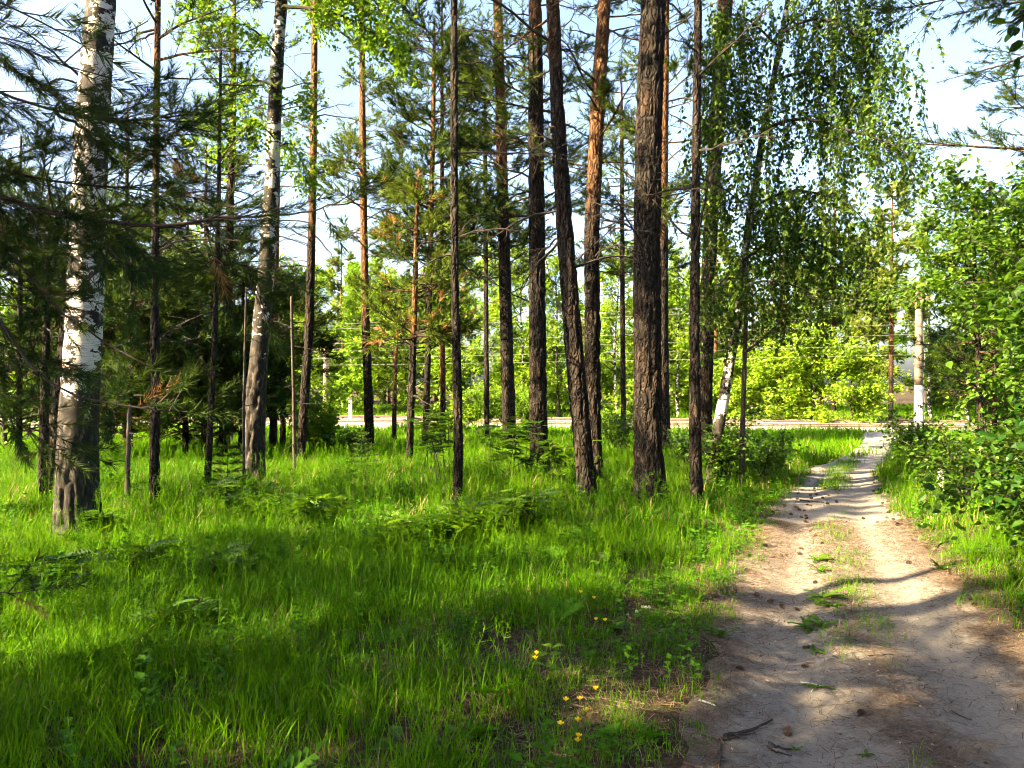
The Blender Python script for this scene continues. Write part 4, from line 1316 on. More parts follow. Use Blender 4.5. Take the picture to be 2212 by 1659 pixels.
pine('young pine with blue-green tiers beside the path, the nearer of two', [(2120, 1000, 15), (2116, 850, 13), (2110, 700, 11), (2105, 560, 7)], D=11.0, H=4.3,
     dead=[(0.6, 1.6, 5, 0.3, 0.7)], live=[(1.4, 4.2, 34, 0.5, 0.95)], top=False, orange=(6, 9), seed=41, sides=20, tint=0.3)
pine('young pine just behind its near twin beside the path', [(2150, 990, 13), (2147, 850, 12), (2144, 700, 10), (2140, 560, 6)], D=12.0, H=4.8,
     dead=[(0.6, 1.6, 5, 0.3, 0.7)], live=[(1.7, 4.7, 30, 0.5, 0.9)], top=False, orange=(1.0, 2.0), seed=42, sides=20, tint=0.3)
pine('tall dark pine reaching out over the leafy wall by the path', [(2330, 1050, 30), (2320, 700, 26), (2310, 300, 22), (2300, 0, 18)], D=10.0, H=11,
     live=[(3.9, 6.4, 26, 1.2, 2.3), (6.4, 10.5, 22, 1.0, 2.0)], top=False, orange=(4, 8), seed=43, sides=20, tint=0.3)

def overhang(label, root_xy, H, limbs, seed, kind):
    """a tree whose stem stands outside the view and whose branch hangs into it"""
    rr = rg(seed)
    x, y = root_xy
    b = np.array([x, y, float(hgt(x, y))])
    zz = np.linspace(0, H, 8)
    line = (b + np.stack([0 * zz, 0 * zz, zz], -1), np.linspace(0.11, 0.03, 8))
    root = empty('pine_tree' if kind == 'pine' else 'cherry_tree', tuple(b), label, 'pine tree' if kind == 'pine' else 'cherry tree')
    trunk_mesh(line, b[2], H, 20, 'pine' if kind == 'pine' else 'stem', seed, (4, 8)).build('trunk', [M['pine_bark'] if kind == 'pine' else M['stem']], root, True)
    mb = MB()
    ps = []
    for pts in limbs:
        q = np.array([P(*k) for k in pts])
        c, _ = at_z(line, min(H - 0.3, q[0, 2] + 0.1))
        p = resample(np.vstack([c, q]), 14)
        o = MB(); o.tube(p, np.linspace(0.02, 0.005, 14), 6)
        o.build('branch', [M['twig']], root)
        ps.append(p)
    if kind == 'pine':
        for p in ps:
            n = 70
            f = rr.uniform(0.35, 1, n) * 13
            i = np.minimum(f.astype(int), 12)
            q = p[i] + (p[i + 1] - p[i]) * (f - i)[:, None]
            d = unit((p[i + 1] - p[i]) * 2 + rr.normal(0, 0.5, (n, 3)))
            e = q + d * rr.uniform(0.08, 0.4, n)[:, None]
            mb.sticks(q, e, 0.004, 0.002, 1)
            put_sprigs(mb, 'near', e, d, 1.0, rr, 0.3, 0)
            put_sprigs(mb, 'near', (q + e) / 2, unit(d + rr.normal(0, 0.5, (n, 3))), 1.0, rr, 0.3, 0)
        mb.build('crown', [M['needle'], M['twig']], root)
    else:
        leafy(mb, ps, rr, 8, 0.16, 5, 0.055, LEAFBIG, tint0=0.2, t0=0.78, droop=0.6)
        mb.build('crown', [M['shrub_leaf'], M['twig']], root)
overhang('pine whose needled branch hangs into the open sky above the path', (8.2, 6.2), 8, [[(2300, -60, 6.5), (2150, -20, 6.3), (2050, -5, 6.2), (1965, 15, 6.2)], [(2310, -10, 6.9), (2200, 5, 6.8), (2120, 15, 6.7), (2070, 30, 6.6)]], 44, 'pine')
overhang('cherry whose leaf sprays dangle in the top corner of the sky', (4.2, 2.2), 5, [[(2360, -60, 3.0), (2290, -30, 3.0), (2235, 0, 3.0), (2205, 25, 3.0)]], 45, 'cherry')

# ------------------------------------------------------------------ dark thicket and trees behind the birches
r = rg(95)
for k, (lab, u, D, H, tnt) in enumerate([
    ('dense dark young pine filling the gap behind the thin pine', 400, 16.0, 5.4, 0.2),
    ('dense dark young pine close behind the second birch', 520, 17.0, 4.0, 0.2),
    ('dense dark young pine behind the broken snag', 280, 15.0, 4.6, 0.25),
    ('tall young pine with dark tiers far behind the thin pine', 440, 20.0, 8.0, 0.3),
    ('young pine with dark tiers behind the furrowed pine', 40, 15.0, 6.5, 0.25),
    ('dark young pine between the big birch and the snag', 235, 18.0, 6.0, 0.2),
    ('dark young pine right behind the slanting stem', 440, 15.5, 2.6, 0.15),
    ('dark young pine in deep shade behind the big birch', 150, 17.0, 5.0, 0.2),
    ('dark young pine between the second birch and the bent pine', 610, 20.0, 4.4, 0.3),
    ('tall young pine with sparse tiers above the dark thicket', 270, 21.0, 9.5, 0.35)]):
    v0 = CY + EYE / D * F
    vt = CY - (H - EYE) / D * F
    pine(lab, [(u, v0, 14), (u + 3, (v0 + vt) / 2, 10), (u + 6, vt, 4)], D=D, H=H, live=[(0.5 if D < 18 else 2.0, H * 0.97, 64, 0.8, 1.6)], dead=[(0.5, 3, 6, 0.4, 1.0)], lod='mid', top=False,
         orange=(6, 9), seed=200 + k, sides=14, tint=tnt, fol=1.35)

r = rg(96)
for lab, u, D, H, z0, L, nl, lm, sz, bark in [
    ('bright green aspen behind the furrowed pine, at the edge of the wood', 60, 24, 6.5, 1.0, 1.9, 18, 'bright_leaf', 0.12, 'stem'),
    ('bright green aspen seen between the big birch and the thin pine', 245, 26, 7.0, 1.2, 2.0, 18, 'bright_leaf', 0.12, 'stem'),
    ('green lime tree seen beyond the dark thicket', 400, 28, 7.5, 1.2, 2.2, 20, 'bright_leaf', 0.13, 'stem'),
    ('green lime tree low behind the second birch', 500, 25, 6.0, 1.0, 2.0, 18, 'shrub_leaf', 0.12, 'stem'),
    ('leafy aspen filling the gap low between big birch and snag', 230, 19, 3.2, 0.2, 1.6, 18, 'bright_leaf', 0.10, 'stem'),
    ('leafy lime tree low behind the thin pine', 330, 22, 3.6, 0.2, 1.8, 18, 'bright_leaf', 0.10, 'stem'),
    ('leafy aspen low at the edge of the dark wood', 20, 18, 3.4, 0.2, 1.7, 18, 'bright_leaf', 0.10, 'stem'),
    ('shaded young birch at the very edge of the dark wood', -40, 20, 7.5, 1.0, 1.8, 18, 'shrub_leaf', 0.11, 'birch_bark')]:
    x = (u - CX) / F * D
    broadleaf_tree('aspen_tree' if 'aspen' in lab else ('birch_tree' if 'birch' in lab.split(' at ')[0] and 'lime' not in lab else 'lime_tree'), lab, (x, D, float(hgt(x, D))), H, z0, L, nl, r, lm, sz * 1.35, 6.5, 14, bark, 0.07, 0.55)

# ------------------------------------------------------------------ beyond the railway
r = rg(97)
FAR = [  # label, name, u, depth, height, crown from, limb length, limbs, leaf material, tint (higher for a sunlit look)
    ('bright birch beyond the railway, showing behind the slender bent pine', 'birch_tree', 690, 50, 9.5, 1.5, 2.4, 22, 'bright_leaf', 0.7),
    ('bright birch beyond the railway, behind the sunlit orange pine', 'birch_tree', 760, 54, 10.0, 1.5, 2.5, 22, 'bright_leaf', 0.55),
    ('pale green birch beyond the railway, behind the bushy young pine', 'birch_tree', 850, 50, 9.0, 1.0, 2.5, 22, 'bright_leaf', 0.8),
    ('bright aspen beyond the railway, behind the slim pine', 'aspen_tree', 960, 48, 10.0, 1.0, 2.6, 24, 'bright_leaf', 0.75),
    ('bright birch beyond the railway, left of the orange-topped pine', 'birch_tree', 1045, 47, 10.5, 1.0, 2.6, 24, 'bright_leaf', 0.65),
    ('bright birch beyond the railway, framed by the two dark straight pines', 'birch_tree', 1130, 46, 10.5, 1.0, 2.6, 24, 'bright_leaf', 0.85),
    ('bright aspen beyond the railway, just before the leaning pine', 'aspen_tree', 1205, 46, 9.5, 1.0, 2.5, 24, 'bright_leaf', 0.7),
    ('bright birch beyond the railway, beside the broadest trunk', 'birch_tree', 1335, 45, 10.5, 1.0, 2.7, 26, 'bright_leaf', 0.75),
    ('sunny birch beyond the railway, between broad trunk and narrow pine', 'birch_tree', 1465, 46, 10.0, 1.0, 2.5, 24, 'bright_leaf', 0.8),
    ('round sunny willow bush beyond the railway, nearest the rowan stem', 'willow_bush', 1680, 39, 4.0, 0.2, 2.0, 24, 'bright_leaf', 0.85),
    ('tallest sunny willow bush in the row beyond the railway', 'willow_bush', 1765, 38, 4.6, 0.2, 2.2, 26, 'bright_leaf', 0.9),
    ('sunny willow bush beyond the railway, the one next to the far pine', 'willow_bush', 1840, 37, 3.9, 0.2, 1.9, 24, 'bright_leaf', 0.75),
    ('low sunny willow bush beyond the railway, behind the slanting birch', 'willow_bush', 1590, 41, 3.6, 0.2, 2.0, 24, 'bright_leaf', 0.8),
    ('tall bright birch standing behind the concrete pole', 'birch_tree', 2010, 43, 11.5, 1.2, 2.6, 26, 'bright_leaf', 0.85),
    ('bright birch beyond the concrete pole, half behind the leafy wall', 'birch_tree', 2090, 42, 11.0, 1.0, 2.6, 26, 'bright_leaf', 0.75),
    ('shaded birch beyond the railway, deep behind the willow bushes', 'birch_tree', 1725, 50, 12.0, 2.0, 2.6, 24, 'bright_leaf', 0.45),
    ('birch beyond the railway at the far end of the leafy wall', 'birch_tree', 2190, 44, 11.5, 1.0, 2.6, 24, 'bright_leaf', 0.6)]
for lab, nm, u, D, H, z0, L, nl, lm, tn in FAR:
    x = (u - CX) / F * D
    bush = 'bush' in nm
    broadleaf_tree(nm, lab, (x, D, float(hgt(x, D))), H, z0, L, nl, r, lm, 0.19, 8.0, 20, 'birch_bark' if 'birch' in nm else 'stem', 0.10 if not bush else 0.06, 0.75, LEAF2,
                   'sunlit trees beyond the railway', tn, 'bush' if bush else 'tree', twr=0.012, elev=(0, 75) if bush else (15, 60))

def far_pine(label, u, D, H, z0, L, seed, tint=0.6, w=0.13, group='tall pines beyond the railway'):
    rr = rg(seed)
    x = (u - CX) / F * D
    b = np.array([x, D, float(hgt(x, D))])
    pts = np.array([b + [0, 0, -0.1], b + [0.05, 0, H * 0.5], b + [0.1, 0, H]])
    line = (pts, np.array([w, w * 0.75, 0.02]))
    root = empty('pine_tree', tuple(b), label, 'pine tree', group)
    trunk_mesh(line, b[2], b[2] + H, 10, 'pine', seed, (1.5, 4.0), flare=0.1).build('trunk', [M['pine_bark']], root, True)
    for z in rr.uniform(1.5, z0 + 1, 8):
        c, q = at_z(line, z)
        az = rr.uniform(0, 6.28)
        dead_branch(c, az, math.radians(rr.uniform(-20, 20)), rr.uniform(0.6, 1.4), rr, 0.02, -0.3, False).build('branch', [M['grey_twig']], root)
    mb = MB()
    for z in np.linspace(z0, H * 0.98, int(16 + (H - z0) * 2.2)):
        c, q = at_z(line, b[2] + z)
        f = (z - z0) / (H - z0)
        live_branch(c, rr.uniform(0, 6.28), math.radians(rr.uniform(-5, 25)), L * (1.05 - 0.8 * f) * rr.uniform(0.6, 1.1), rr, 0.08, mbC_B(mb), mb, 'far', 0.03, sub=0.28, tint0=tint, scale=1.0)
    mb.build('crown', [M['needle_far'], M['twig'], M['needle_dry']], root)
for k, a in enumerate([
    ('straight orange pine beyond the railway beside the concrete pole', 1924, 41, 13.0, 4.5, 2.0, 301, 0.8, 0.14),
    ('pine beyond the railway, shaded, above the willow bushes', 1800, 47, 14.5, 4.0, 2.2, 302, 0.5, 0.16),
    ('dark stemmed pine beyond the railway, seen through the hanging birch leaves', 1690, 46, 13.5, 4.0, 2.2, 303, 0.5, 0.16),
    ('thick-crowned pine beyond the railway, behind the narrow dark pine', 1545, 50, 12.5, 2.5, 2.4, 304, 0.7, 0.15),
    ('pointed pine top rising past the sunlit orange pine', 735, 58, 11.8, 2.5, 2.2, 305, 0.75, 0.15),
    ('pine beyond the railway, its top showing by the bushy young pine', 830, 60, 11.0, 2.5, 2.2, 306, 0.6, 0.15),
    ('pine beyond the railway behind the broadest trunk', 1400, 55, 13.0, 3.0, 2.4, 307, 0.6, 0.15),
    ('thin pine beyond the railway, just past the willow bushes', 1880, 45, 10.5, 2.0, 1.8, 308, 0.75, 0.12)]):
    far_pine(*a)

# the wood behind, one mass of stems and leaves
mb = MB()
r = rg(98)
for k in range(60):
    u = r.uniform(-350, 2500)
    D = r.uniform(60, 84)
    H = r.uniform(8.5, 13.0) if u < 1500 else r.uniform(10, 15)
    x = (u - CX) / F * D
    b = np.array([x, D, float(hgt(x, D))])
    pts = np.array([b, b + [0, 0, H]])
    line = (pts, np.array([0.14, 0.03]))
    mb.tube(np.array([b, b + [0, 0, H * 0.5], b + [0, 0, H]]), np.array([0.15, 0.1, 0.02]), 6, 2, 0.7)
    if k % 3:
        ls = crown_limbs(line, b[2] + 1.0, b[2] + H, 16, 3.0, r)
        leafy(mb, ls, r, 3.6, 1.1, 20, 0.42, LEAF2, tint0=r.uniform(0.3, 0.8), twr=0.015)
    else:
        for z in np.linspace(2.5, H, 22):
            c, q = at_z(line, b[2] + z)
            live_branch(c, r.uniform(0, 6.28), 0.15, 2.4 * (1.1 - z / H) + 0.3, r, 0.05, mbC_B(mb), mb, 'far', 0.03, sub=0.4, tint0=0.3, scale=1.5, twig_mat=1)
for k in range(58):
    u = r.uniform(-400, 2300)
    D = r.uniform(48, 60)
    H = r.uniform(2.5, 5.5)
    x = (u - CX) / F * D
    b = np.array([x, D, float(hgt(x, D))])
    ls = crown_limbs((np.array([b, b + [0, 0, H]]), np.array([0.05, 0.01])), b[2] + 0.2, b[2] + H, 12, 2.0, r, elev=(0, 75))
    leafy(mb, ls, r, 5.0, 0.8, 18, 0.30, LEAF2, tint0=r.uniform(0.4, 0.9), twr=0.012)
o = mb.build('far_forest', [M['bright_leaf'], M['twig'], M['pine_bark']])
tag(o, 'far sunlit wood closing the view beyond the railway', 'forest', kind='stuff')

# ------------------------------------------------------------------ unseen pines added around the viewer to shape the glade's shade
def shade_pine(label, x, y, H, z0, L, seed, n=34, sub=0.22, kind='pine'):
    rr = rg(seed)
    b = np.array([x, y, float(hgt(x, y))])
    line = (np.array([b + [0, 0, -0.1], b + [0.1, 0.1, H * 0.5], b + [0.15, 0.1, H]]), np.array([0.16, 0.11, 0.02]))
    root = empty('pine_tree', tuple(b), label, 'pine tree', 'unseen pines added for their shade')
    trunk_mesh(line, b[2], b[2] + H, 14, 'pine', seed, (4, 8)).build('trunk', [M['pine_bark']], root, True)
    mb = MB()
    for z in np.linspace(z0, H * 0.98, n):
        c, q = at_z(line, b[2] + z)
        f = (z - z0) / (H - z0)
        live_branch(c, rr.uniform(0, 6.28), math.radians(rr.uniform(-5, 28)), L * (1.05 - 0.7 * f) * rr.uniform(0.6, 1.1), rr, 0.08, mbC_B(mb), mb, 'top', 0.03, sub=sub, tint0=0.4, scale=1.15)
    mb.build('crown', [M['needle'], M['twig'], M['needle_dry']], root)
SHADE_PINES = [  # x, y, height, crown from, limb length, what sets it apart
    (-6.0, -1.2, 10, 2.8, 2.3, 'the low-crowned one close by'), (-8.8, -1.8, 13, 4.5, 2.6, 'the tall one close by'), (-3.2, -2.6, 9, 2.8, 2.0, 'the short one'), (-5.9, 1.4, 15, 10.0, 1.6, 'the tallest one, bare below'),
    (-10.2, 2.2, 9.2, 3.0, 2.0, 'the bushy one level with the viewer'), (-1.0, -4.2, 12, 4.0, 2.3, 'the one right behind'), (-7.5, -5.0, 14, 5.0, 2.5, 'the one farther back'),
    (-9.6, 4.0, 13, 7.0, 1.25, 'the bare-stemmed one past the big birch'), (-14.0, 5.2, 14, 7.0, 1.6, 'the bare-stemmed one deep in the wood'), (3.5, -2.5, 13, 4.0, 2.6, 'the one across the path'), (6.5, 0.5, 12, 4.0, 2.6, 'the one by the cherry'),
    (-8.6, 0.4, 8.2, 4.2, 1.0, 'the small one beside the bushy one'), (1.2, -6.5, 14, 5.0, 2.8, 'the one far behind on the path side'), (9.5, 4.0, 13, 4.5, 2.6, 'the one beyond the cherry'), (6.0, -5.0, 14, 4.0, 2.8, 'the one deep behind the path')]
for k, (x, y, H, z0, L, which) in enumerate(SHADE_PINES):
    shade_pine('unseen pine added for its shade, ' + which, x, y, H, z0, L, 400 + k)

# ------------------------------------------------------------------ poles, post and wires by the railway
def ring(mb, c, r, h, sides=20, mat=0):
    mb.tube(np.array([[c[0], c[1], c[2]], [c[0], c[1], c[2] + h]]), np.array([r, r]), sides, mat)
pb = base_at(1985, 946)
PD = pb[1]
def zpx(v): return EYE + (CY - v) / F * PD
root = empty('concrete_pole', tuple(pb), 'weathered concrete pole with whitewashed foot and iron fittings on top', 'pole')
px_, py_ = pb[0], pb[1]
zt = zpx(618)
def rad(z): return 0.185 - (z - pb[2]) / (zt - pb[2]) * 0.065
zs = np.linspace(zpx(832), zt, 10)
mb = MB(); mb.tube(np.array([[px_, py_, z] for z in zs]), rad(zs), 28); mb.build('shaft', [M['concrete']], root, True)
zs = np.linspace(pb[2] - 0.2, zpx(832), 6)
mb = MB(); mb.tube(np.array([[px_, py_, z] for z in zs]), rad(zs) + 0.004, 28); mb.build('painted_foot', [M['whitewash']], root, True)
for v in (682, 700, 706, 743, 788):
    mb = MB(); ring(mb, (px_, py_, zpx(v)), rad(zpx(v)) + 0.012, 0.035); mb.build('band', [M['rust']], root)
mb = MB()
mb.box((px_ - 0.10, py_ - 0.13, zpx(640)), (0.07, 0.05, 0.62)); mb.box((px_ + 0.13, py_ - 0.12, zpx(640)), (0.06, 0.06, 0.70))
mb.box((px_ + 0.02, py_ - 0.15, zpx(628)), (0.5, 0.05, 0.06)); mb.box((px_ + 0.02, py_ - 0.15, zpx(646)), (0.46, 0.05, 0.05))
bracket = mb.build('bracket', [M['rust']], root)
mb = MB(); mb.box((px_ + 0.06, py_, zpx(612)), (0.16, 0.16, 0.22)); mb.build('cap_plate', [M['iron']], root)
for dx, v in ((-0.27, 640), (-0.24, 655), (0.25, 628), (0.27, 645), (0.10, 604)):
    mb = MB()
    z = zpx(v)
    for q in range(3):
        ring(mb, (px_ + dx, py_ - 0.15, z + q * 0.045), 0.06 - 0.012 * q, 0.028, 10)
    ring(mb, (px_ + dx, py_ - 0.15, z - 0.06), 0.015, 0.22, 6)
    mb.build('insulator', [M['insulator']], bracket)
mb = MB()
mb.tube(np.array([[px_ - 0.10, py_ - 0.19, zpx(722)], [px_ + 0.05, py_ - 0.21, zpx(752)]]), np.array([0.035, 0.03]), 8); mb.build('weight_arm', [M['iron']], root)
mb = MB()
zz = np.linspace(zpx(700), zpx(905), 14)
mb.tube(np.stack([px_ + 0.10 + 0.03 * np.sin(zz * 3), py_ - rad(zz) - 0.02, zz], -1), 0.009, 5); mb.build('earth_wire', [M['wire']], root)

# mast with a cantilever across the tracks
MD = 44.0
mx = (704 - CX) / F * MD
mz = float(hgt(mx, MD))
ztop = EYE + (CY - 734) / F * MD
root = empty('railway_mast', (mx, MD, mz), 'slender concrete railway mast with a sideways cantilever arm beyond the bent pine', 'mast')
mb = MB(); zs = np.linspace(mz - 0.3, ztop, 8); mb.tube(np.array([[mx, MD, z] for z in zs]), np.linspace(0.19, 0.13, 8), 20); mb.build('shaft', [M['concrete']], root, True)
mb = MB(); mb.box((mx + 0.45, MD - 0.05, ztop - 0.02), (1.15, 0.08, 0.08)); mb.box((mx - 0.02, MD, ztop + 0.05), (0.3, 0.3, 0.08)); arm = mb.build('cantilever', [M['iron']], root)
mb = MB(); mb.sticks([[mx + 0.1, MD - 0.05, ztop - 0.6]], [[mx + 0.85, MD - 0.05, ztop - 0.05]], 0.04, 0.04); mb.build('strut', [M['iron']], arm)
mb = MB(); mb.box((mx + 0.5, MD - 0.05, ztop - 0.52), (0.85, 0.06, 0.06)); mb.build('lower_arm', [M['iron']], root)
for q in range(3):
    mb = MB()
    for w in range(3): ring(mb, (mx + 0.98 - 0.0 * q, MD - 0.05, ztop - 0.25 - 0.12 * q + 0.035 * w), 0.06, 0.02, 8)
    mb.build('insulator', [M['insulator']], arm)
for v in (775, 783):
    mb = MB(); ring(mb, (mx, MD, EYE + (CY - v) / F * MD), 0.20, 0.05); mb.build('band', [M['rust']], root)
mb = MB(); mb.box((mx, MD - 0.1, EYE + (CY - 769) / F * MD), (0.55, 0.08, 0.08)); mb.build('cross_arm', [M['iron']], root)

def wire(label, a, b, sag, seed):
    t = np.linspace(0, 1, 24)
    p = np.outer(1 - t, a) + np.outer(t, b)
    p[:, 2] -= sag * 4 * t * (1 - t)
    mb = MB(); mb.tube(p, 0.005, 5)
    o = mb.build('overhead_wire', [M['wire']])
    return tag(o, label, 'wire', 'overhead wires along the railway')
far_l = trk(-62, 7.5, 0)
for k, (v1, h2, sag, lab) in enumerate([
    (640, 4.9, 0.30, 'topmost thin overhead wire running to the pole top'), (652, 4.6, 0.30, 'second overhead wire just under the topmost one'),
    (700, 3.9, 0.25, 'overhead wire at the uppermost iron band of the pole'), (722, 3.5, 0.25, 'overhead wire at the middle of the concrete pole'),
    (745, 3.1, 0.2, 'overhead wire under the middle one, at the weight arm'), (766, 2.8, 0.2, 'lowest overhead wire across the willow bushes')]):
    a = np.array([px_, py_ - 0.15, zpx(v1)])
    wire(lab, a, np.array([far_l[0], far_l[1], h2]), sag, k)
    
# white marker post and black stub post
md = 40.0
wx = (757 - CX) / F * md
root = empty('marker_post', (wx, md, float(hgt(wx, md))), 'small white trackside marker post with a dark top', 'post')
mb = MB(); mb.box((wx, md, 0.12), (0.17, 0.13, 1.3)); mb.build('post_shaft', [M['whitewash']], root)
mb = MB(); mb.box((wx, md, 0.83), (0.19, 0.15, 0.12)); mb.build('post_cap', [M['iron']], root)
sb = base_at(1967, 1004)
root = empty('stub_post', tuple(sb), 'short black wooden post in the grass near the concrete pole', 'post')
mb = MB(); mb.tube(np.array([sb + [0, 0, -0.1], sb + [0.01, 0, 0.35], sb + [0.0, 0, 0.80]]), np.array([0.055, 0.052, 0.05]), 10); mb.build('post_shaft', [M['black_post']], root)
mb = MB(); mb.tube(np.array([sb + [0, 0, 0.80], sb + [0, 0, 0.84]]), np.array([0.062, 0.04]), 10); mb.build('post_cap', [M['black_post']], root)

# ------------------------------------------------------------------ grass and herbs (clumps set by geometry nodes)
def blade(base, az, L, w, curl, rnd, segs=5, lean=0.2):
    t = np.linspace(0, 1, segs + 1)
    ang = lean + curl * t ** 1.6                       # angle from the vertical
    dz, dh = np.cos(ang), np.sin(ang)
    step = L / segs
    z = np.concatenate([[0], np.cumsum(dz[:-1] * step)])
    h = np.concatenate([[0], np.cumsum(dh[:-1] * step)])
    c = np.stack([base[0] + h * math.cos(az), base[1] + h * math.sin(az), z - 0.02], -1)
    sd = np.array([-math.sin(az), math.cos(az), 0.0])
    tw = rnd.uniform(-0.6, 0.6)
    sd = sd * math.cos(tw) + np.array([0, 0, 1]) * math.sin(tw) * 0.4
    ww = w * np.clip(np.minimum(0.55 + 1.4 * t, 1.0) * (1 - t ** 2.6), 0, 1) / 2
    V = np.concatenate([c[:-1] - sd * ww[:-1, None], c[:-1] + sd * ww[:-1, None], c[-1:]])
    n = segs
    Q = [[i, n + i, n + i + 1, i + 1] for i in range(n - 1)]
    T = [[n - 1, 2 * n - 1, 2 * n]]
    return V, Q, T

def clump(n, rad, L, w, seed, segs=5, seedheads=0):
    r = rg(seed)
    mb = MB()
    for k in range(n):
        a, rr = r.uniform(0, 6.28), rad * math.sqrt(r.random())
        l = r.uniform(*L)
        V, Q, T = blade((rr * math.cos(a), rr * math.sin(a)), r.uniform(0, 6.28), l, w * r.uniform(0.6, 1.25), r.choice([0.5, 1.2, 1.9, 2.5], p=[.25, .3, .28, .17]) * r.uniform(0.7, 1.2), r, segs, r.uniform(0.02, 0.4))
        t = np.full(len(V), np.clip(r.normal(0.5, 0.22), 0, 1))
        mi = 1 if r.random() < 0.08 else 0
        mb.add(V, Q, mi, t)
        base = mb.n - len(V)
        mb.T.append(np.array(T) + base); mb.tm.append(np.full(1, mi, np.int32))
    for k in range(seedheads):
        a, rr = r.uniform(0, 6.28), rad * math.sqrt(r.random())
        h = r.uniform(0.4, 0.62)
        p = np.array([[rr * math.cos(a), rr * math.sin(a), 0], [rr * math.cos(a) + 0.02, rr * math.sin(a), h * 0.6], [rr * math.cos(a) + 0.06 * math.cos(a * 3), rr * math.sin(a) + 0.05, h]])
        mb.sticks(p[:-1], p[1:], 0.0012, 0.0010, 0, 0.8)
        m = 16
        f = r.uniform(0.75, 1, m)
        q = p[1] + (p[2] - p[1]) * ((f - 0.6) / 0.4)[:, None]
        mb.sticks(q, q + r.normal(0, 0.018, (m, 3)) + [0, 0, 0.01], 0.0014, 0.0012, 0, 0.95)
    return mb

def herb(kind, seed):
    r = rg(seed)
    mb = MB()
    if kind == 0:                                      # low rosette of ovate leaves
        n = 9
        a = r.uniform(0, 6.28, n)
        d = np.stack([np.cos(a), np.sin(a), r.uniform(0.25, 0.9, n)], -1)
        mb.scatter(LEAFBIG, np.zeros((n, 3)), frames(d, r, roll=r.normal(0, 0.3, n)), r.uniform(0.06, 0.12, n), 0, r.uniform(0.2, 0.8, n))
    elif kind == 1:                                    # upright stem with opposite leaves
        for s in range(3):
            h = r.uniform(0.15, 0.3)
            x, y = r.normal(0, 0.05, 2)
            mb.sticks([[x, y, 0]], [[x + r.normal(0, 0.03), y + r.normal(0, 0.03), h]], 0.002, 0.0015, 0, 0.4)
            n = 10
            f = r.uniform(0.3, 1, n)
            a = r.uniform(0, 6.28, n)
            d = np.stack([np.cos(a), np.sin(a), r.uniform(-0.1, 0.6, n)], -1)
            mb.scatter(LEAF4, np.stack([x + 0 * f, y + 0 * f, h * f], -1), frames(d, r, roll=r.normal(0, 0.3, n)), r.uniform(0.035, 0.065, n), 0, r.uniform(0.2, 0.8, n))
    elif kind == 2:                                    # clover-like mat
        n = 30
        a = r.uniform(0, 6.28, n)
        p = np.stack([r.normal(0, 0.07, n), r.normal(0, 0.07, n), r.uniform(0.04, 0.12, n)], -1)
        mb.sticks(p * [1, 1, 0], p, 0.001, 0.001, 0, 0.4)
        for k in range(3):
            d = np.stack([np.cos(a + k * 2.094), np.sin(a + k * 2.094), 0.2 + 0 * a], -1)
            mb.scatter(LEAF2, p, frames(d, r, roll=r.normal(0, 0.2, n)), r.uniform(0.02, 0.032, n), 0, r.uniform(0.3, 0.8, n))
    else:                                              # a feathery frond clump
        for s in range(4):
            az = r.uniform(0, 6.28)
            d = np.array([[math.cos(az), math.sin(az), 0.8]])
            mb.scatter(PIN, np.array([[0, 0, 0.03]]), frames(d, r, roll=np.zeros(1)), np.array([r.uniform(0.16, 0.24)]), 0, np.array([r.uniform(0.3, 0.7)]))
    return mb

def proto_collection(name, meshes):
    c = bpy.data.collections.new(name)
    for i, me in enumerate(meshes):
        o = bpy.data.objects.new('%s_%02d' % (name, i), me)
        c.objects.link(o)
    return c

def instancer_group(name, coll):
    ng = bpy.data.node_groups.new(name, 'GeometryNodeTree')
    ng.interface.new_socket('Geometry', in_out='INPUT', socket_type='NodeSocketGeometry')
    ng.interface.new_socket('Geometry', in_out='OUTPUT', socket_type='NodeSocketGeometry')
    N = ng.nodes.new
    gi, go = N('NodeGroupInput'), N('NodeGroupOutput')
    ci = N('GeometryNodeCollectionInfo')
    ci.inputs['Collection'].default_value = coll
    ci.inputs['Separate Children'].default_value = True
    ci.inputs['Reset Children'].default_value = True
    ip = N('GeometryNodeInstanceOnPoints')
    ip.inputs['Pick Instance'].default_value = True
    def attr(nm, ty):
        a = N('GeometryNodeInputNamedAttribute')
        a.data_type = ty
        a.inputs['Name'].default_value = nm
        return next(o for o in a.outputs if o.enabled and o.name == 'Attribute')
    L = ng.links.new
    L(gi.outputs[0], ip.inputs['Points'])
    L(ci.outputs[0], ip.inputs['Instance'])
    L(attr('idx', 'INT'), ip.inputs['Instance Index'])
    L(attr('rot', 'FLOAT_VECTOR'), ip.inputs['Rotation'])
    L(attr('siz', 'FLOAT_VECTOR'), ip.inputs['Scale'])
    L(ip.outputs[0], go.inputs[0])
    return ng

def instanced(name, label, cat, pts, idx, rot, siz, tint, coll, mat):
    me = bpy.data.meshes.new(name)
    me.vertices.add(len(pts))
    me.vertices.foreach_set('co', pts.astype(np.float32).ravel())
    me.attributes.new('idx', 'INT', 'POINT').data.foreach_set('value', idx.astype(np.int32))
    me.attributes.new('rot', 'FLOAT_VECTOR', 'POINT').data.foreach_set('vector', rot.astype(np.float32).ravel())
    me.attributes.new('siz', 'FLOAT_VECTOR', 'POINT').data.foreach_set('vector', siz.astype(np.float32).ravel())
    me.attributes.new('itint', 'FLOAT', 'POINT').data.foreach_set('value', tint.astype(np.float32))
    me.materials.append(mat)
    o = bpy.data.objects.new(name, me)
    COL.objects.link(o)
    md_ = o.modifiers.new('clumps', 'NODES')
    md_.node_group = instancer_group(name + '_nodes', coll)
    return tag(o, label, cat, kind='stuff')

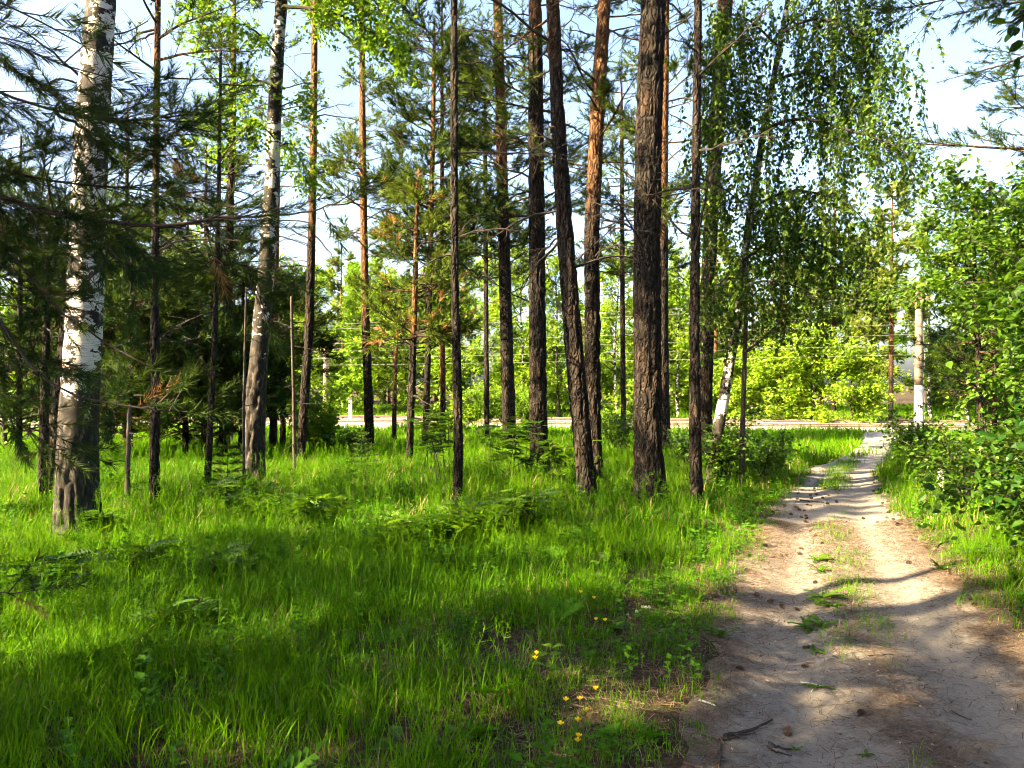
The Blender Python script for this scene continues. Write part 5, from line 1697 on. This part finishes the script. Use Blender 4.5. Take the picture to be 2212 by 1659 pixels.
near = [clump(*((34, 0.17, (0.08, 0.33), 0.0085) if s % 2 else (58, 0.17, (0.10, 0.36), 0.0042)), s, 6, 2 if s % 2 else 0).mesh('clump', [M['grass'], M['straw']]) for s in range(6)]
midc = [clump(46, 0.27, (0.14, 0.40), 0.0105, 10 + s, 4, 2 if s % 2 else 0).mesh('clump', [M['grass'], M['straw']]) for s in range(4)]
farc = [clump(46, 0.50, (0.22, 0.50), 0.024, 20 + s, 3).mesh('clump', [M['grass'], M['straw']]) for s in range(3)]
short = [clump(20, 0.10, (0.04, 0.13), 0.0045, 30 + s, 4).mesh('clump', [M['grass'], M['straw']]) for s in range(3)]
GC = proto_collection('grass_clump', near + midc + farc + short)

r = rg(120)
def field(y0, y1, n):
    """points spread evenly over the ground between two depths, a little wider than the view"""
    y = np.sqrt(r.uniform(y0 * y0, y1 * y1, n))
    x = r.uniform(-1, 1, n) * (0.70 * y + 1.3)
    return x, y
X, Y, I = [], [], []
for (y0, y1, n, i0, i1) in [(1.9, 4.5, 1700, 0, 6), (4.5, 8.0, 3000, 0, 6), (8.0, 16.0, 5200, 6, 10), (16.0, 27.0, 4400, 10, 13), (27.0, 33.0, 1800, 10, 13), (42, 62, 3000, 10, 13)]:
    x, y = field(y0, y1, n)
    X.append(x); Y.append(y); I.append(r.integers(i0, i1, n))
X, Y, I = np.concatenate(X), np.concatenate(Y), np.concatenate(I)
t, hw = path_t(X, Y)
edge = np.abs(t) + 0.35 * (noise2(X, Y, 2.5, 41) - 0.5)
d = trk_d(X, Y)
dens = np.clip(smooth(1.08, 1.35, edge), 0, 1)
bare = smooth(0.30, 0.5, noise2(X, Y, 0.8, 42) * 0.6 + noise2(X, Y, 2.4, 43) * 0.4)
dens *= np.where(Y < 9, 0.15 + 0.85 * bare, 1.0)
# a thinner margin beside the path, where the litter shows
dens *= np.where(edge < 1.9, 0.55, 1.0)
dens *= (d < -2.7) | (d > 8.2)
# thin growth over needle litter where the glade meets the near path
dens *= np.where((Y < 7.5) & (t < 0) & (t > -3.4), 0.38 + 0.3 * (noise2(X, Y, 1.1, 49) > 0.5), 1.0)
# the grassy crown between the ruts, farther along
isl = (np.abs(t + 0.15) < 0.30) & (Y > 11.5) & (Y < 19)
dens = np.where(isl, 0.9, dens)
keep = r.random(len(X)) < dens
X, Y, I, t = X[keep], Y[keep], I[keep], t[keep]
isl = isl[keep]
d_ = d[keep]
hs = 0.75 + 0.5 * noise2(X, Y, 0.7, 44) + 0.25 * (noise2(X, Y, 3.0, 45) - 0.5)
hs *= 0.84
hs *= np.where((np.abs(t) < 1.9) & (Y < 12), 0.72, 1.0) * np.where(Y < 5, 0.9, 1.0)
hs = np.where((d_ > -6) & (d_ < 0), hs * 1.3, hs)
hs = np.where(isl, 0.42, hs)
s = hs * r.uniform(0.75, 1.25, len(X))
siz = np.stack([s * 1.05, s * 1.05, s], -1)
siz[:, :2] = np.maximum(siz[:, :2], 0.5)
rot = np.stack([r.normal(0, 0.08, len(X)), r.normal(0, 0.08, len(X)), r.uniform(0, 6.28, len(X))], -1)
tin = np.clip(0.5 + 0.9 * (noise2(X, Y, 0.6, 46) - 0.5) + r.normal(0, 0.15, len(X)) + 0.15 * smooth(12, 20, Y), 0, 1)
# short blades and sparse tufts along the path margins and on its crown
xs_, ys_ = field(2.0, 14, 15000)
t2, _ = path_t(xs_, ys_)
k2 = (np.abs(t2) > 0.80 + 0.32 * noise2(xs_, ys_, 1.5, 47)) & (np.abs(t2) < 1.9) & (r.random(len(xs_)) < 0.75)
k2 |= (np.abs(t2 + 0.06) < 0.20) & (r.random(len(xs_)) < 0.08 + 0.75 * (noise2(xs_, ys_, 1.6, 48) > 0.46) * ((ys_ > 3.9) & (ys_ < 8.6)))
xs_, ys_ = xs_[k2], ys_[k2]
n2 = len(xs_)
X = np.concatenate([X, xs_]); Y = np.concatenate([Y, ys_]); I = np.concatenate([I, r.integers(13, 16, n2)])
q = r.uniform(0.6, 1.3, n2)
siz = np.vstack([siz, np.stack([q, q, q], -1)])
rot = np.vstack([rot, np.stack([0 * q, 0 * q, r.uniform(0, 6.28, n2)], -1)])
tin = np.concatenate([tin, np.clip(r.normal(0.5, 0.2, n2), 0, 1)])
instanced('grass', 'tall green forest grass covering the glade', 'grass', np.stack([X, Y, hgt(X, Y)], -1), I, rot, siz, tin, GC, M['grass'])

HC = proto_collection('herb_clump', [herb(k % 4, 50 + k).mesh('herb', [M['herb']]) for k in range(8)])
x, y = field(2.0, 15, 5200)
t, _ = path_t(x, y)
w = noise2(x, y, 0.9, 52)
k = (np.abs(t) > 1.12) & (r.random(len(x)) < 0.25 + 0.75 * smooth(0.4, 0.65, w))
x, y, t = x[k], y[k], t[k]
n = len(x)
idx = np.where(np.abs(t) < 1.9, r.choice([0, 2, 6, 4, 1], n), r.choice([1, 2, 5, 6, 0, 3, 1], n))
s = r.uniform(0.6, 1.3, n)
instanced('undergrowth', 'low broad-leaved herbs and clover mixed into the grass', 'undergrowth', np.stack([x, y, hgt(x, y)], -1), idx, np.stack([0 * x, 0 * x, r.uniform(0, 6.28, n)], -1), np.stack([s, s, s], -1), r.uniform(0.2, 0.8, n), HC, M['herb'])

# ------------------------------------------------------------------ small things on and beside the path
def gz(x, y): return float(hgt(x, y))

# fallen needles lying on the path: nobody could count them
r = rg(130)
n = 46000
y = np.sqrt(r.uniform(2.0 ** 2, 9.0 ** 2, n))
tq = r.uniform(-2.3, 1.2, n)
l_, r_ = np.interp(y, PATH[:, 0], PATH[:, 1]), np.interp(y, PATH[:, 0], PATH[:, 2])
x = (l_ + r_) / 2 + tq * (r_ - l_) / 2
bare_ = np.exp(-((tq - 0.42) / 0.22) ** 2) + 0.7 * np.exp(-((tq + 0.5) / 0.2) ** 2)
k = r.random(n) < np.clip(1.0 - 0.85 * bare_ + 0.5 * (noise2(x, y, 1.4, 53) - 0.4), 0.06, 1)
x, y = x[k], y[k]
n = len(x)
a = r.uniform(0, 6.28, n)
L = r.uniform(0.02, 0.045, n)
c = np.stack([x, y, hgt(x, y) + 0.012 + r.uniform(0, 0.010, n)], -1)
dv = np.stack([np.cos(a) * L, np.sin(a) * L, r.normal(0, 0.003, n)], -1)
w = np.stack([-np.sin(a), np.cos(a), 0 * a], -1) * r.uniform(0.0007, 0.0016, n)[:, None]
V = np.stack([c - dv - w, c - dv + w, c + dv + w + np.array([0, 0, 0.002]), c + dv - w], 1).reshape(-1, 3)
mb = MB(); mb.add(V, np.arange(4 * n).reshape(-1, 4), 0, np.repeat(r.uniform(0, 1, n), 4))
tag(mb.build('needle_litter', [M['litter']]), 'brown fallen pine needles strewn over the path', 'needle litter', kind='stuff')

# bark crumbs, grit and cone scales trodden into the soil
r = rg(133)
n = 9000
y = np.sqrt(r.uniform(2.0 ** 2, 11.0 ** 2, n))
tq = r.uniform(-1.2, 1.2, n)
l_, r_ = np.interp(y, PATH[:, 0], PATH[:, 1]), np.interp(y, PATH[:, 0], PATH[:, 2])
x = (l_ + r_) / 2 + tq * (r_ - l_) / 2
k = r.random(n) < np.clip(0.35 + 0.6 * np.abs(tq) + 0.8 * (noise2(x, y, 2.0, 54) - 0.5), 0.08, 1)
x, y = x[k], y[k]
n = len(x)
CHIP = (np.array([(1, 0, 0), (-0.8, 0.5, 0), (-0.5, -0.7, 0), (0, 0.1, 0.7)]), np.array([(0, 1, 3), (1, 2, 3), (2, 0, 3)]))
a = r.uniform(0, 6.28, n)
d3 = np.stack([np.cos(a), np.sin(a), 0 * a], -1)
mb = MB()
mb.scatter(CHIP, np.stack([x, y, hgt(x, y) + 0.007], -1), frames(d3, r, roll=np.zeros(n)), 0.003 + 0.009 * r.random(n) ** 3, 0, r.random(n) ** 1.5)
tag(mb.build('path_grit', [M['grit']]), 'bark crumbs and grit trodden into the path', 'grit', kind='stuff')

# pine cones
def cone_mesh(seed, opened):
    r = rg(seed)
    mb = MB()
    L = 0.05
    t = np.linspace(0, 1, 7)
    prof = 0.017 * np.sin(np.pi * np.clip(t * 0.86 + 0.1, 0, 1)) ** 0.8
    mb.tube(np.stack([L * (t - 0.5), 0 * t, 0 * t + 0.018], -1), prof * 0.75, 7, 0, 0.1)
    n = 46
    f = (np.arange(n) + 0.5) / n
    a = np.arange(n) * 2.39996
    rad = 0.017 * np.sin(np.pi * (f * 0.86 + 0.1)) ** 0.8
    pos = np.stack([L * (f - 0.5), rad * 0.7 * np.cos(a), 0.018 + rad * 0.7 * np.sin(a)], -1)
    d = np.stack([0.5 - 0.2 * opened + 0 * a, np.cos(a) * (0.6 + opened), np.sin(a) * (0.6 + opened)], -1)
    mb.scatter(LEAF2, pos, frames(d, r, up=np.array([1.0, 0, 0]), roll=np.zeros(n)), 0.016, 0, r.uniform(0.2, 1, n))
    return mb.mesh('pine_cone', [M['cone']])
CM = [cone_mesh(s, o) for s, o in ((1, 0.2), (2, 0.6), (3, 0.9))]
r = rg(131)
def put_cone(u, v, s=1.0):
    b = base_at(u, v)
    o = bpy.data.objects.new('pine_cone', CM[r.integers(0, 3)])
    COL.objects.link(o)
    o.location = (b[0], b[1], b[2] + 0.001)
    o.rotation_euler = (r.normal(0, 0.2), r.normal(0, 0.25), r.uniform(0, 6.28))
    q = 0.72 * s * r.uniform(0.85, 1.2)
    o.scale = (q, q, q)
    return o
spots = [(3228, 2120), (3250, 2140), (3170, 2150), (3100, 2165), (3190, 2190), (3055, 2180), (3010, 2180), (3020, 2155), (3110, 2220), (3135, 2220), (3080, 2225), (3188, 2212), (2985, 2220),
         (2972, 2280), (3015, 2380), (2930, 2365), (3250, 2328), (3115, 2425), (3070, 2405), (3175, 2435), (3205, 2665), (3215, 2590), (2740, 2598), (2795, 2560), (2672, 2604), (2948, 2672),
         (3432, 2853), (3140, 2930), (3275, 2170), (3440, 2070), (3620, 2250), (3700, 2180), (3760, 2275), (3790, 2295), (3810, 2320), (3845, 2340), (3870, 2395), (3910, 2395), (3885, 2420), (3495, 2085),
         (3600, 2110), (3640, 2160), (3690, 2175), (3715, 2200)]
def cone_tag(o, u, v):
    if v > 1500: lab, g = 'dark pine cone on the shaded near end of the path', 'pine cones on the near path'
    elif u < 1500: lab, g = 'dark pine cone at the weedy left margin of the path', 'pine cones at the left margin'
    elif u > 1860: lab, g = 'dark pine cone along the grassy right verge of the path', 'pine cones along the right verge'
    elif v < 1135: lab, g = 'dark pine cone in the far left rut, before the bend', 'pine cones in the far rut'
    else: lab, g = 'dark pine cone beside the sunlit sandy patch of the path', 'pine cones by the sandy patch'
    tag(o, lab, 'pine cone', g)
for (a_, b_) in spots:
    a_, b_ = a_ * 2212 / 4080, b_ * 2212 / 4080
    cone_tag(put_cone(a_, b_, 1.1), a_, b_)
for k in range(78):
    f = r.random()
    if k < 40:
        u, v = 1690 + 130 * f + r.normal(0, 26), 1125 - 100 * f + r.normal(0, 14)
    else:
        u, v = 1890 + 95 * f + r.normal(0, 14), 1050 + 110 * f + r.normal(0, 12)
    cone_tag(put_cone(u, v, 1.15), u, v)

# twigs on the path
def twig(label, pts, r0, seed, forks=(), mat='twig', name='fallen_twig', cat='twig'):
    rr = rg(seed)
    q = np.array([base_at(u, v) for u, v in pts])
    p = resample(q, 12)
    p[:, 2] += r0 + 0.008
    p[1:-1, :2] += rr.normal(0, 0.004, (10, 2))
    root = empty(name, tuple(p[0]), label, cat, 'twigs fallen on the path' if name == 'fallen_twig' else None)
    mb = MB(); mb.tube(p, np.linspace(r0, r0 * 0.5, 12), 7); mb.build('stick', [M[mat]], root)
    for f in forks:
        q = np.array([base_at(u, v) for u, v in f]); q[:, 2] += r0 + 0.006
        mb = MB(); mb.tube(resample(q, 7), np.linspace(r0 * 0.7, r0 * 0.3, 7), 6); mb.build('side_shoot', [M[mat]], root)
twig('longest dark twig on the path, forked', [(1565, 1597), (1590, 1592), (1625, 1585), (1668, 1562)], 0.009, 1, [[(1560, 1605), (1600, 1598), (1630, 1590)]])
twig('forked dark twig running out at the bottom of the path', [(1552, 1659), (1556, 1630), (1552, 1603), (1515, 1595)], 0.008, 2, [[(1552, 1603), (1580, 1596)]])
twig('short dark twig under the forked ones', [(1660, 1610), (1685, 1622), (1715, 1626)], 0.006, 3)
twig('thin twig below the short dark one', [(1656, 1618), (1680, 1632), (1710, 1638)], 0.005, 4)
twig('pale curved twig among the weeds of the path', [(1730, 1478), (1760, 1484), (1785, 1486)], 0.005, 5, [[(1760, 1484), (1752, 1500)]], 'white_twig')
twig('thin dark twig beside the single black cone', [(1852, 1552), (1890, 1548)], 0.004, 6)
twig('bent twig on the right rut of the path', [(2055, 1540), (2075, 1552), (2100, 1560)], 0.004, 7)
twig('thin straight twig across the right rut', [(1875, 1420), (1930, 1418)], 0.004, 8)
twig('pale twig at the grassy left margin', [(1510, 1518), (1545, 1530)], 0.006, 9, (), 'white_twig')
twig('dark stick lying among the cones farther along', [(1728, 1083), (1780, 1088)], 0.012, 10)
twig('peeled pale branch lying in the shaded grass', [(345, 1285), (390, 1255), (420, 1238), (470, 1212), (530, 1195), (560, 1190)], 0.014, 11, [[(470, 1212), (490, 1205), (500, 1215)]], 'white_twig', 'fallen_branch', 'branch')
b0 = base_at(1035, 1045)
root = empty('fallen_stick', tuple(b0), 'thin dark stick leaning in the grass before the straight dark pine', 'stick')
mb = MB(); mb.tube(px_limb([(1020, 1062, b0[1]), (1060, 1040, b0[1]), (1105, 1010, b0[1] + 0.3), (1160, 985, b0[1] + 0.5)], 10), np.linspace(0.014, 0.006, 10), 6); mb.build('stick', [M['twig']], root)

# leafy weeds on the crown of the path
def rosette(label, u, v, n, size, seed, up=0.5):
    rr = rg(seed)
    b = base_at(u, v)
    root = empty('dandelion', tuple(b), label, 'weed', 'leafy weeds growing on the path')
    for k in range(n):
        az = 6.28 * k / n + rr.uniform(-0.4, 0.4)
        d = np.array([[math.cos(az), math.sin(az), rr.uniform(0.15, up)]])
        mb = MB()
        L = 0.72 * size * rr.uniform(0.5, 1.15)
        mm = 7
        t = np.linspace(0, 1, mm)
        w = L * 0.15 * np.sin(np.pi * np.clip(t * 0.9 + 0.06, 0, 1)) ** 0.7 * (1 + 0.35 * np.cos(t * 22))
        cx_ = d[0] * (t * L)[:, None] - np.array([0, 0, 1.0]) * (t ** 2 * L * 0.35)[:, None]
        sd = np.array([-math.sin(az), math.cos(az), 0.0])
        V = np.concatenate([cx_ - sd * w[:, None] + [0, 0, 0.006], cx_, cx_ + sd * w[:, None] + [0, 0, 0.006]]) + b + [0, 0, 0.012]
        Q = [[i, i + 1, mm + i + 1, mm + i] for i in range(mm - 1)] + [[mm + i, mm + i + 1, 2 * mm + i + 1, 2 * mm + i] for i in range(mm - 1)]
        mb.add(V, Q, 0, rr.uniform(0.3, 0.9))
        mb.build('leaf', [M['shrub_leaf']], root)
for k, (lab, u, v, n_, s_, up) in enumerate([
    ('farthest leafy weed on the crown of the path', 1768, 1215, 9, 0.20, 1.0), ('sunlit leafy weed, second along the crown of the path', 1772, 1238, 10, 0.17, 1.0),
    ('largest leafy weed on the crown of the path', 1778, 1296, 12, 0.24, 0.9), ('spreading weed just before the largest one', 1790, 1312, 9, 0.18, 0.7),
    ('broad-leaved weed at the end of the sunlit patch', 1745, 1362, 9, 0.16, 0.8), ('leafy weed touching the broad-leaved one', 1772, 1356, 9, 0.17, 0.9),
    ('small weed in the shade past the pale twig', 1760, 1412, 5, 0.11, 0.7), ('flat weed beside the pale twig', 1765, 1490, 6, 0.12, 0.5),
    ('tiny weed at the bottom of the path', 1870, 1640, 5, 0.06, 0.8), ('tiny upright weed below the forked twigs', 1720, 1628, 5, 0.05, 1.0),
    ('tufted weed at the sunny right verge', 2035, 1235, 10, 0.18, 1.2), ('leafy weed at the left margin by the litter', 1560, 1380, 8, 0.17, 1.2)]):
    rosette(lab, u, v, n_, s_, 500 + k, up)

# buttercups
def buttercup(label, u, v, h, seed):
    rr = rg(seed)
    x, y, z = P(u, v, 1.0) - np.array([0, 0, EYE])
    D = (EYE - h) / max(-z, 1e-3)                    # flower head at height h above the ground
    hd = np.array([x * D, D, h + gz(x * D, D)])
    b = np.array([hd[0] + rr.normal(0, 0.03), hd[1] + rr.normal(0, 0.03), gz(hd[0], hd[1])])
    root = empty('buttercup', tuple(b), label, 'flower', 'buttercups in the grass by the path')
    p = np.array([b - [0, 0, 0.02], 0.5 * (b + hd) + rr.normal(0, 0.01, 3), hd])
    mb = MB(); mb.tube(resample(p, 7), 0.0014, 5); mb.build('stalk', [M['shrub_leaf']], root)
    mb = MB(); mb.tube(np.array([hd - [0, 0, 0.002], hd + [0, 0, 0.004], hd + [0, 0, 0.007]]), np.array([0.004, 0.004, 0.001]), 7)
    head = mb.build('flower_head', [M['petal']], root)
    for k in range(5):
        a = 6.28 * k / 5 + rr.uniform(0, 0.3)
        d = np.array([[math.cos(a), math.sin(a), rr.uniform(0.4, 0.9)]])
        V = np.array([(0, 0, 0), (0.5, 0.4, 0.0), (0.95, 0.32, 0.12), (1.05, 0, 0.15), (0.95, -0.32, 0.12), (0.5, -0.4, 0.0)])
        mb = MB(); mb.scatter((V, np.array([(0, 2, 1), (0, 3, 2), (0, 4, 3), (0, 5, 4)])), hd[None], frames(d, rr, roll=np.zeros(1)), np.array([0.0165]), 0, np.array([rr.random()]))
        mb.build('petal', [M['petal']], head)
for k, (u, v, h, lab) in enumerate([
    (1255, 1282, 0.30, 'farthest buttercup, on a tall stalk near broad leaves'), (1283, 1296, 0.28, 'buttercup just under the farthest one'), (1287, 1343, 0.22, 'upper buttercup of a close pair by the margin'),
    (1307, 1345, 0.22, 'buttercup of the close pair that is nearer the path'), (1159, 1426, 0.22, 'double-looking buttercup standing apart in the shade'), (1156, 1436, 0.19, 'buttercup right below the one standing apart'),
    (1222, 1523, 0.22, 'buttercup bud-shaped, first of the lower cluster'), (1266, 1548, 0.2, 'buttercup in the middle of the lower cluster'), (1211, 1574, 0.16, 'widest open buttercup, lowest on its side'),
    (1248, 1568, 0.18, 'buttercup beside the widest open one'), (1250, 1602, 0.15, 'buttercup over the lowest one'), (1248, 1612, 0.13, 'lowest buttercup, near the bottom of the picture'),
    (1253, 1522, 0.2, 'small buttercup half hidden among the lower cluster'), (1287, 1500, 0.2, 'small buttercup alone toward the path margin')]):
    buttercup(lab, u, v, h, 600 + k)

# white clover heads by the margins and a pale flower spike on the far verge
r = rg(140)
for k, (u, v) in enumerate([(1385, 1350), (1392, 1342), (1372, 1352), (1399, 1352), (1352, 1368), (1330, 1335), (1420, 1308), (1990, 1150), (2003, 1143), (2010, 1136), (1975, 1128), (2020, 1130)]):
    b = base_at(u, v)
    root = empty('clover_flower', tuple(b), 'small white clover head %s' % ('at the grassy margin left of the litter' if u < 1500 else 'in the sunny verge beyond the sandy patch'), 'flower',
                 'clover heads at the left margin' if u < 1500 else 'clover heads on the sunny verge')
    h = r.uniform(0.08, 0.14)
    mb = MB(); mb.tube(np.array([b, b + [0.01, 0, h]]), 0.0012, 4); mb.build('stalk', [M['shrub_leaf']], root)
    m = 26
    d = unit(r.normal(0, 1, (m, 3)) + [0, 0, 0.4])
    mb = MB(); mb.scatter(LEAF2, np.repeat((b + [0.01, 0, h])[None], m, 0), frames(d, r), 0.014, 0, r.random(m)); mb.build('flower_head', [M['white_petal']], root)
b = base_at(2032, 1130)
root = empty('flower_spike', tuple(b), 'tall pale flowering spike standing in the verge grass', 'flower')
h = 0.62
mb = MB(); mb.tube(np.array([b, b + [0.0, 0.02, h * 0.5], b + [0.02, 0.02, h]]), np.array([0.004, 0.003, 0.002]), 5); mb.build('stalk', [M['shrub_leaf']], root)
m = 60
f = r.uniform(0.6, 1, m)
mb = MB(); mb.scatter(LEAF2, b + np.stack([0.02 * f + r.normal(0, 0.016, m), 0.02 + r.normal(0, 0.016, m), h * f], -1), frames(r.normal(0, 1, (m, 3)), r), 0.026, 0, r.random(m)); mb.build('flower_head', [M['white_petal']], root)

# a little fir and a broad-leaved sapling
def seedling_fir(label, u, v, H, seed):
    rr = rg(seed)
    b = base_at(u, v)
    root = empty('fir_seedling', tuple(b), label, 'seedling')
    mb = MB(); mb.tube(np.array([b - [0, 0, .05], b + [0, 0, H]]), np.array([0.010, 0.003]), 6); mb.build('stem', [M['twig']], root)
    mb = MB()
    for z in np.linspace(0.12, 0.95, 7):
        for k in range(5):
            a = 6.28 * k / 5 + rr.uniform(-0.3, 0.3)
            d = np.array([math.cos(a), math.sin(a), 0.15])
            L = H * 0.42 * (1.05 - z)
            s = b + [0, 0, H * z]
            mb.sticks([s], [s + d * L], 0.003, 0.002, 1)
            q = s + d * (np.linspace(0.25, 1, 5) * L)[:, None]
            put_sprigs(mb, 'near', q, np.repeat(d[None], 5, 0), 0.7, rr, 0.3, 0)
    put_sprigs(mb, 'near', (b + [0, 0, H])[None], np.array([[0, 0, 1.0]]), 0.8, rr, 0.4, 0)
    mb.build('crown', [M['needle'], M['twig']], root)
seedling_fir('little dark fir at the edge of the bright grass patch', 781, 1022, 0.75, 701)
seedling_fir('little wispy pine seedling in the shade near the thin pine', 492, 1090, 0.8, 702)
def sapling(label, u, v, H, size, seed, n=9):
    rr = rg(seed)
    b = base_at(u, v)
    root = empty('broadleaf_seedling', tuple(b), label, 'seedling')
    p = b + np.stack([0.03 * np.linspace(0, 1, 6) ** 2, 0 * np.zeros(6), np.linspace(-0.05, H, 6)], -1)
    mb = MB(); mb.tube(p, np.linspace(0.004, 0.002, 6), 5); mb.build('stem', [M['stem']], root)
    for k in range(n):
        f = rr.uniform(0.35, 1)
        a = rr.uniform(0, 6.28)
        d = np.array([[math.cos(a), math.sin(a), rr.uniform(0, 0.5)]])
        mb = MB(); mb.scatter(LEAFBIG, (b + [0.03 * f * f, 0, H * f])[None], frames(d, rr, roll=np.zeros(1)), np.array([size * rr.uniform(0.7, 1.1)]), 0, np.array([rr.uniform(0.4, 0.9)]))
        mb.build('leaf', [M['shrub_leaf']], root)
sapling('broad-leaved seedling with heart-shaped leaves in the lit grass', 1290, 1290, 0.34, 0.085, 711, 9)
sapling('broad-leaved seedling at the bottom with two pale leaves', 955, 1625, 0.14, 0.09, 712, 5)
sapling('pale-leaved seedling low at the bottom of the grass', 850, 1640, 0.10, 0.11, 713, 4)
sapling('broad-leaved seedling near the buttercup standing apart', 1180, 1475, 0.20, 0.09, 714, 8)
sapling('broad-leaved seedling beside the path weeds, in grass', 1345, 1400, 0.22, 0.08, 715, 8)
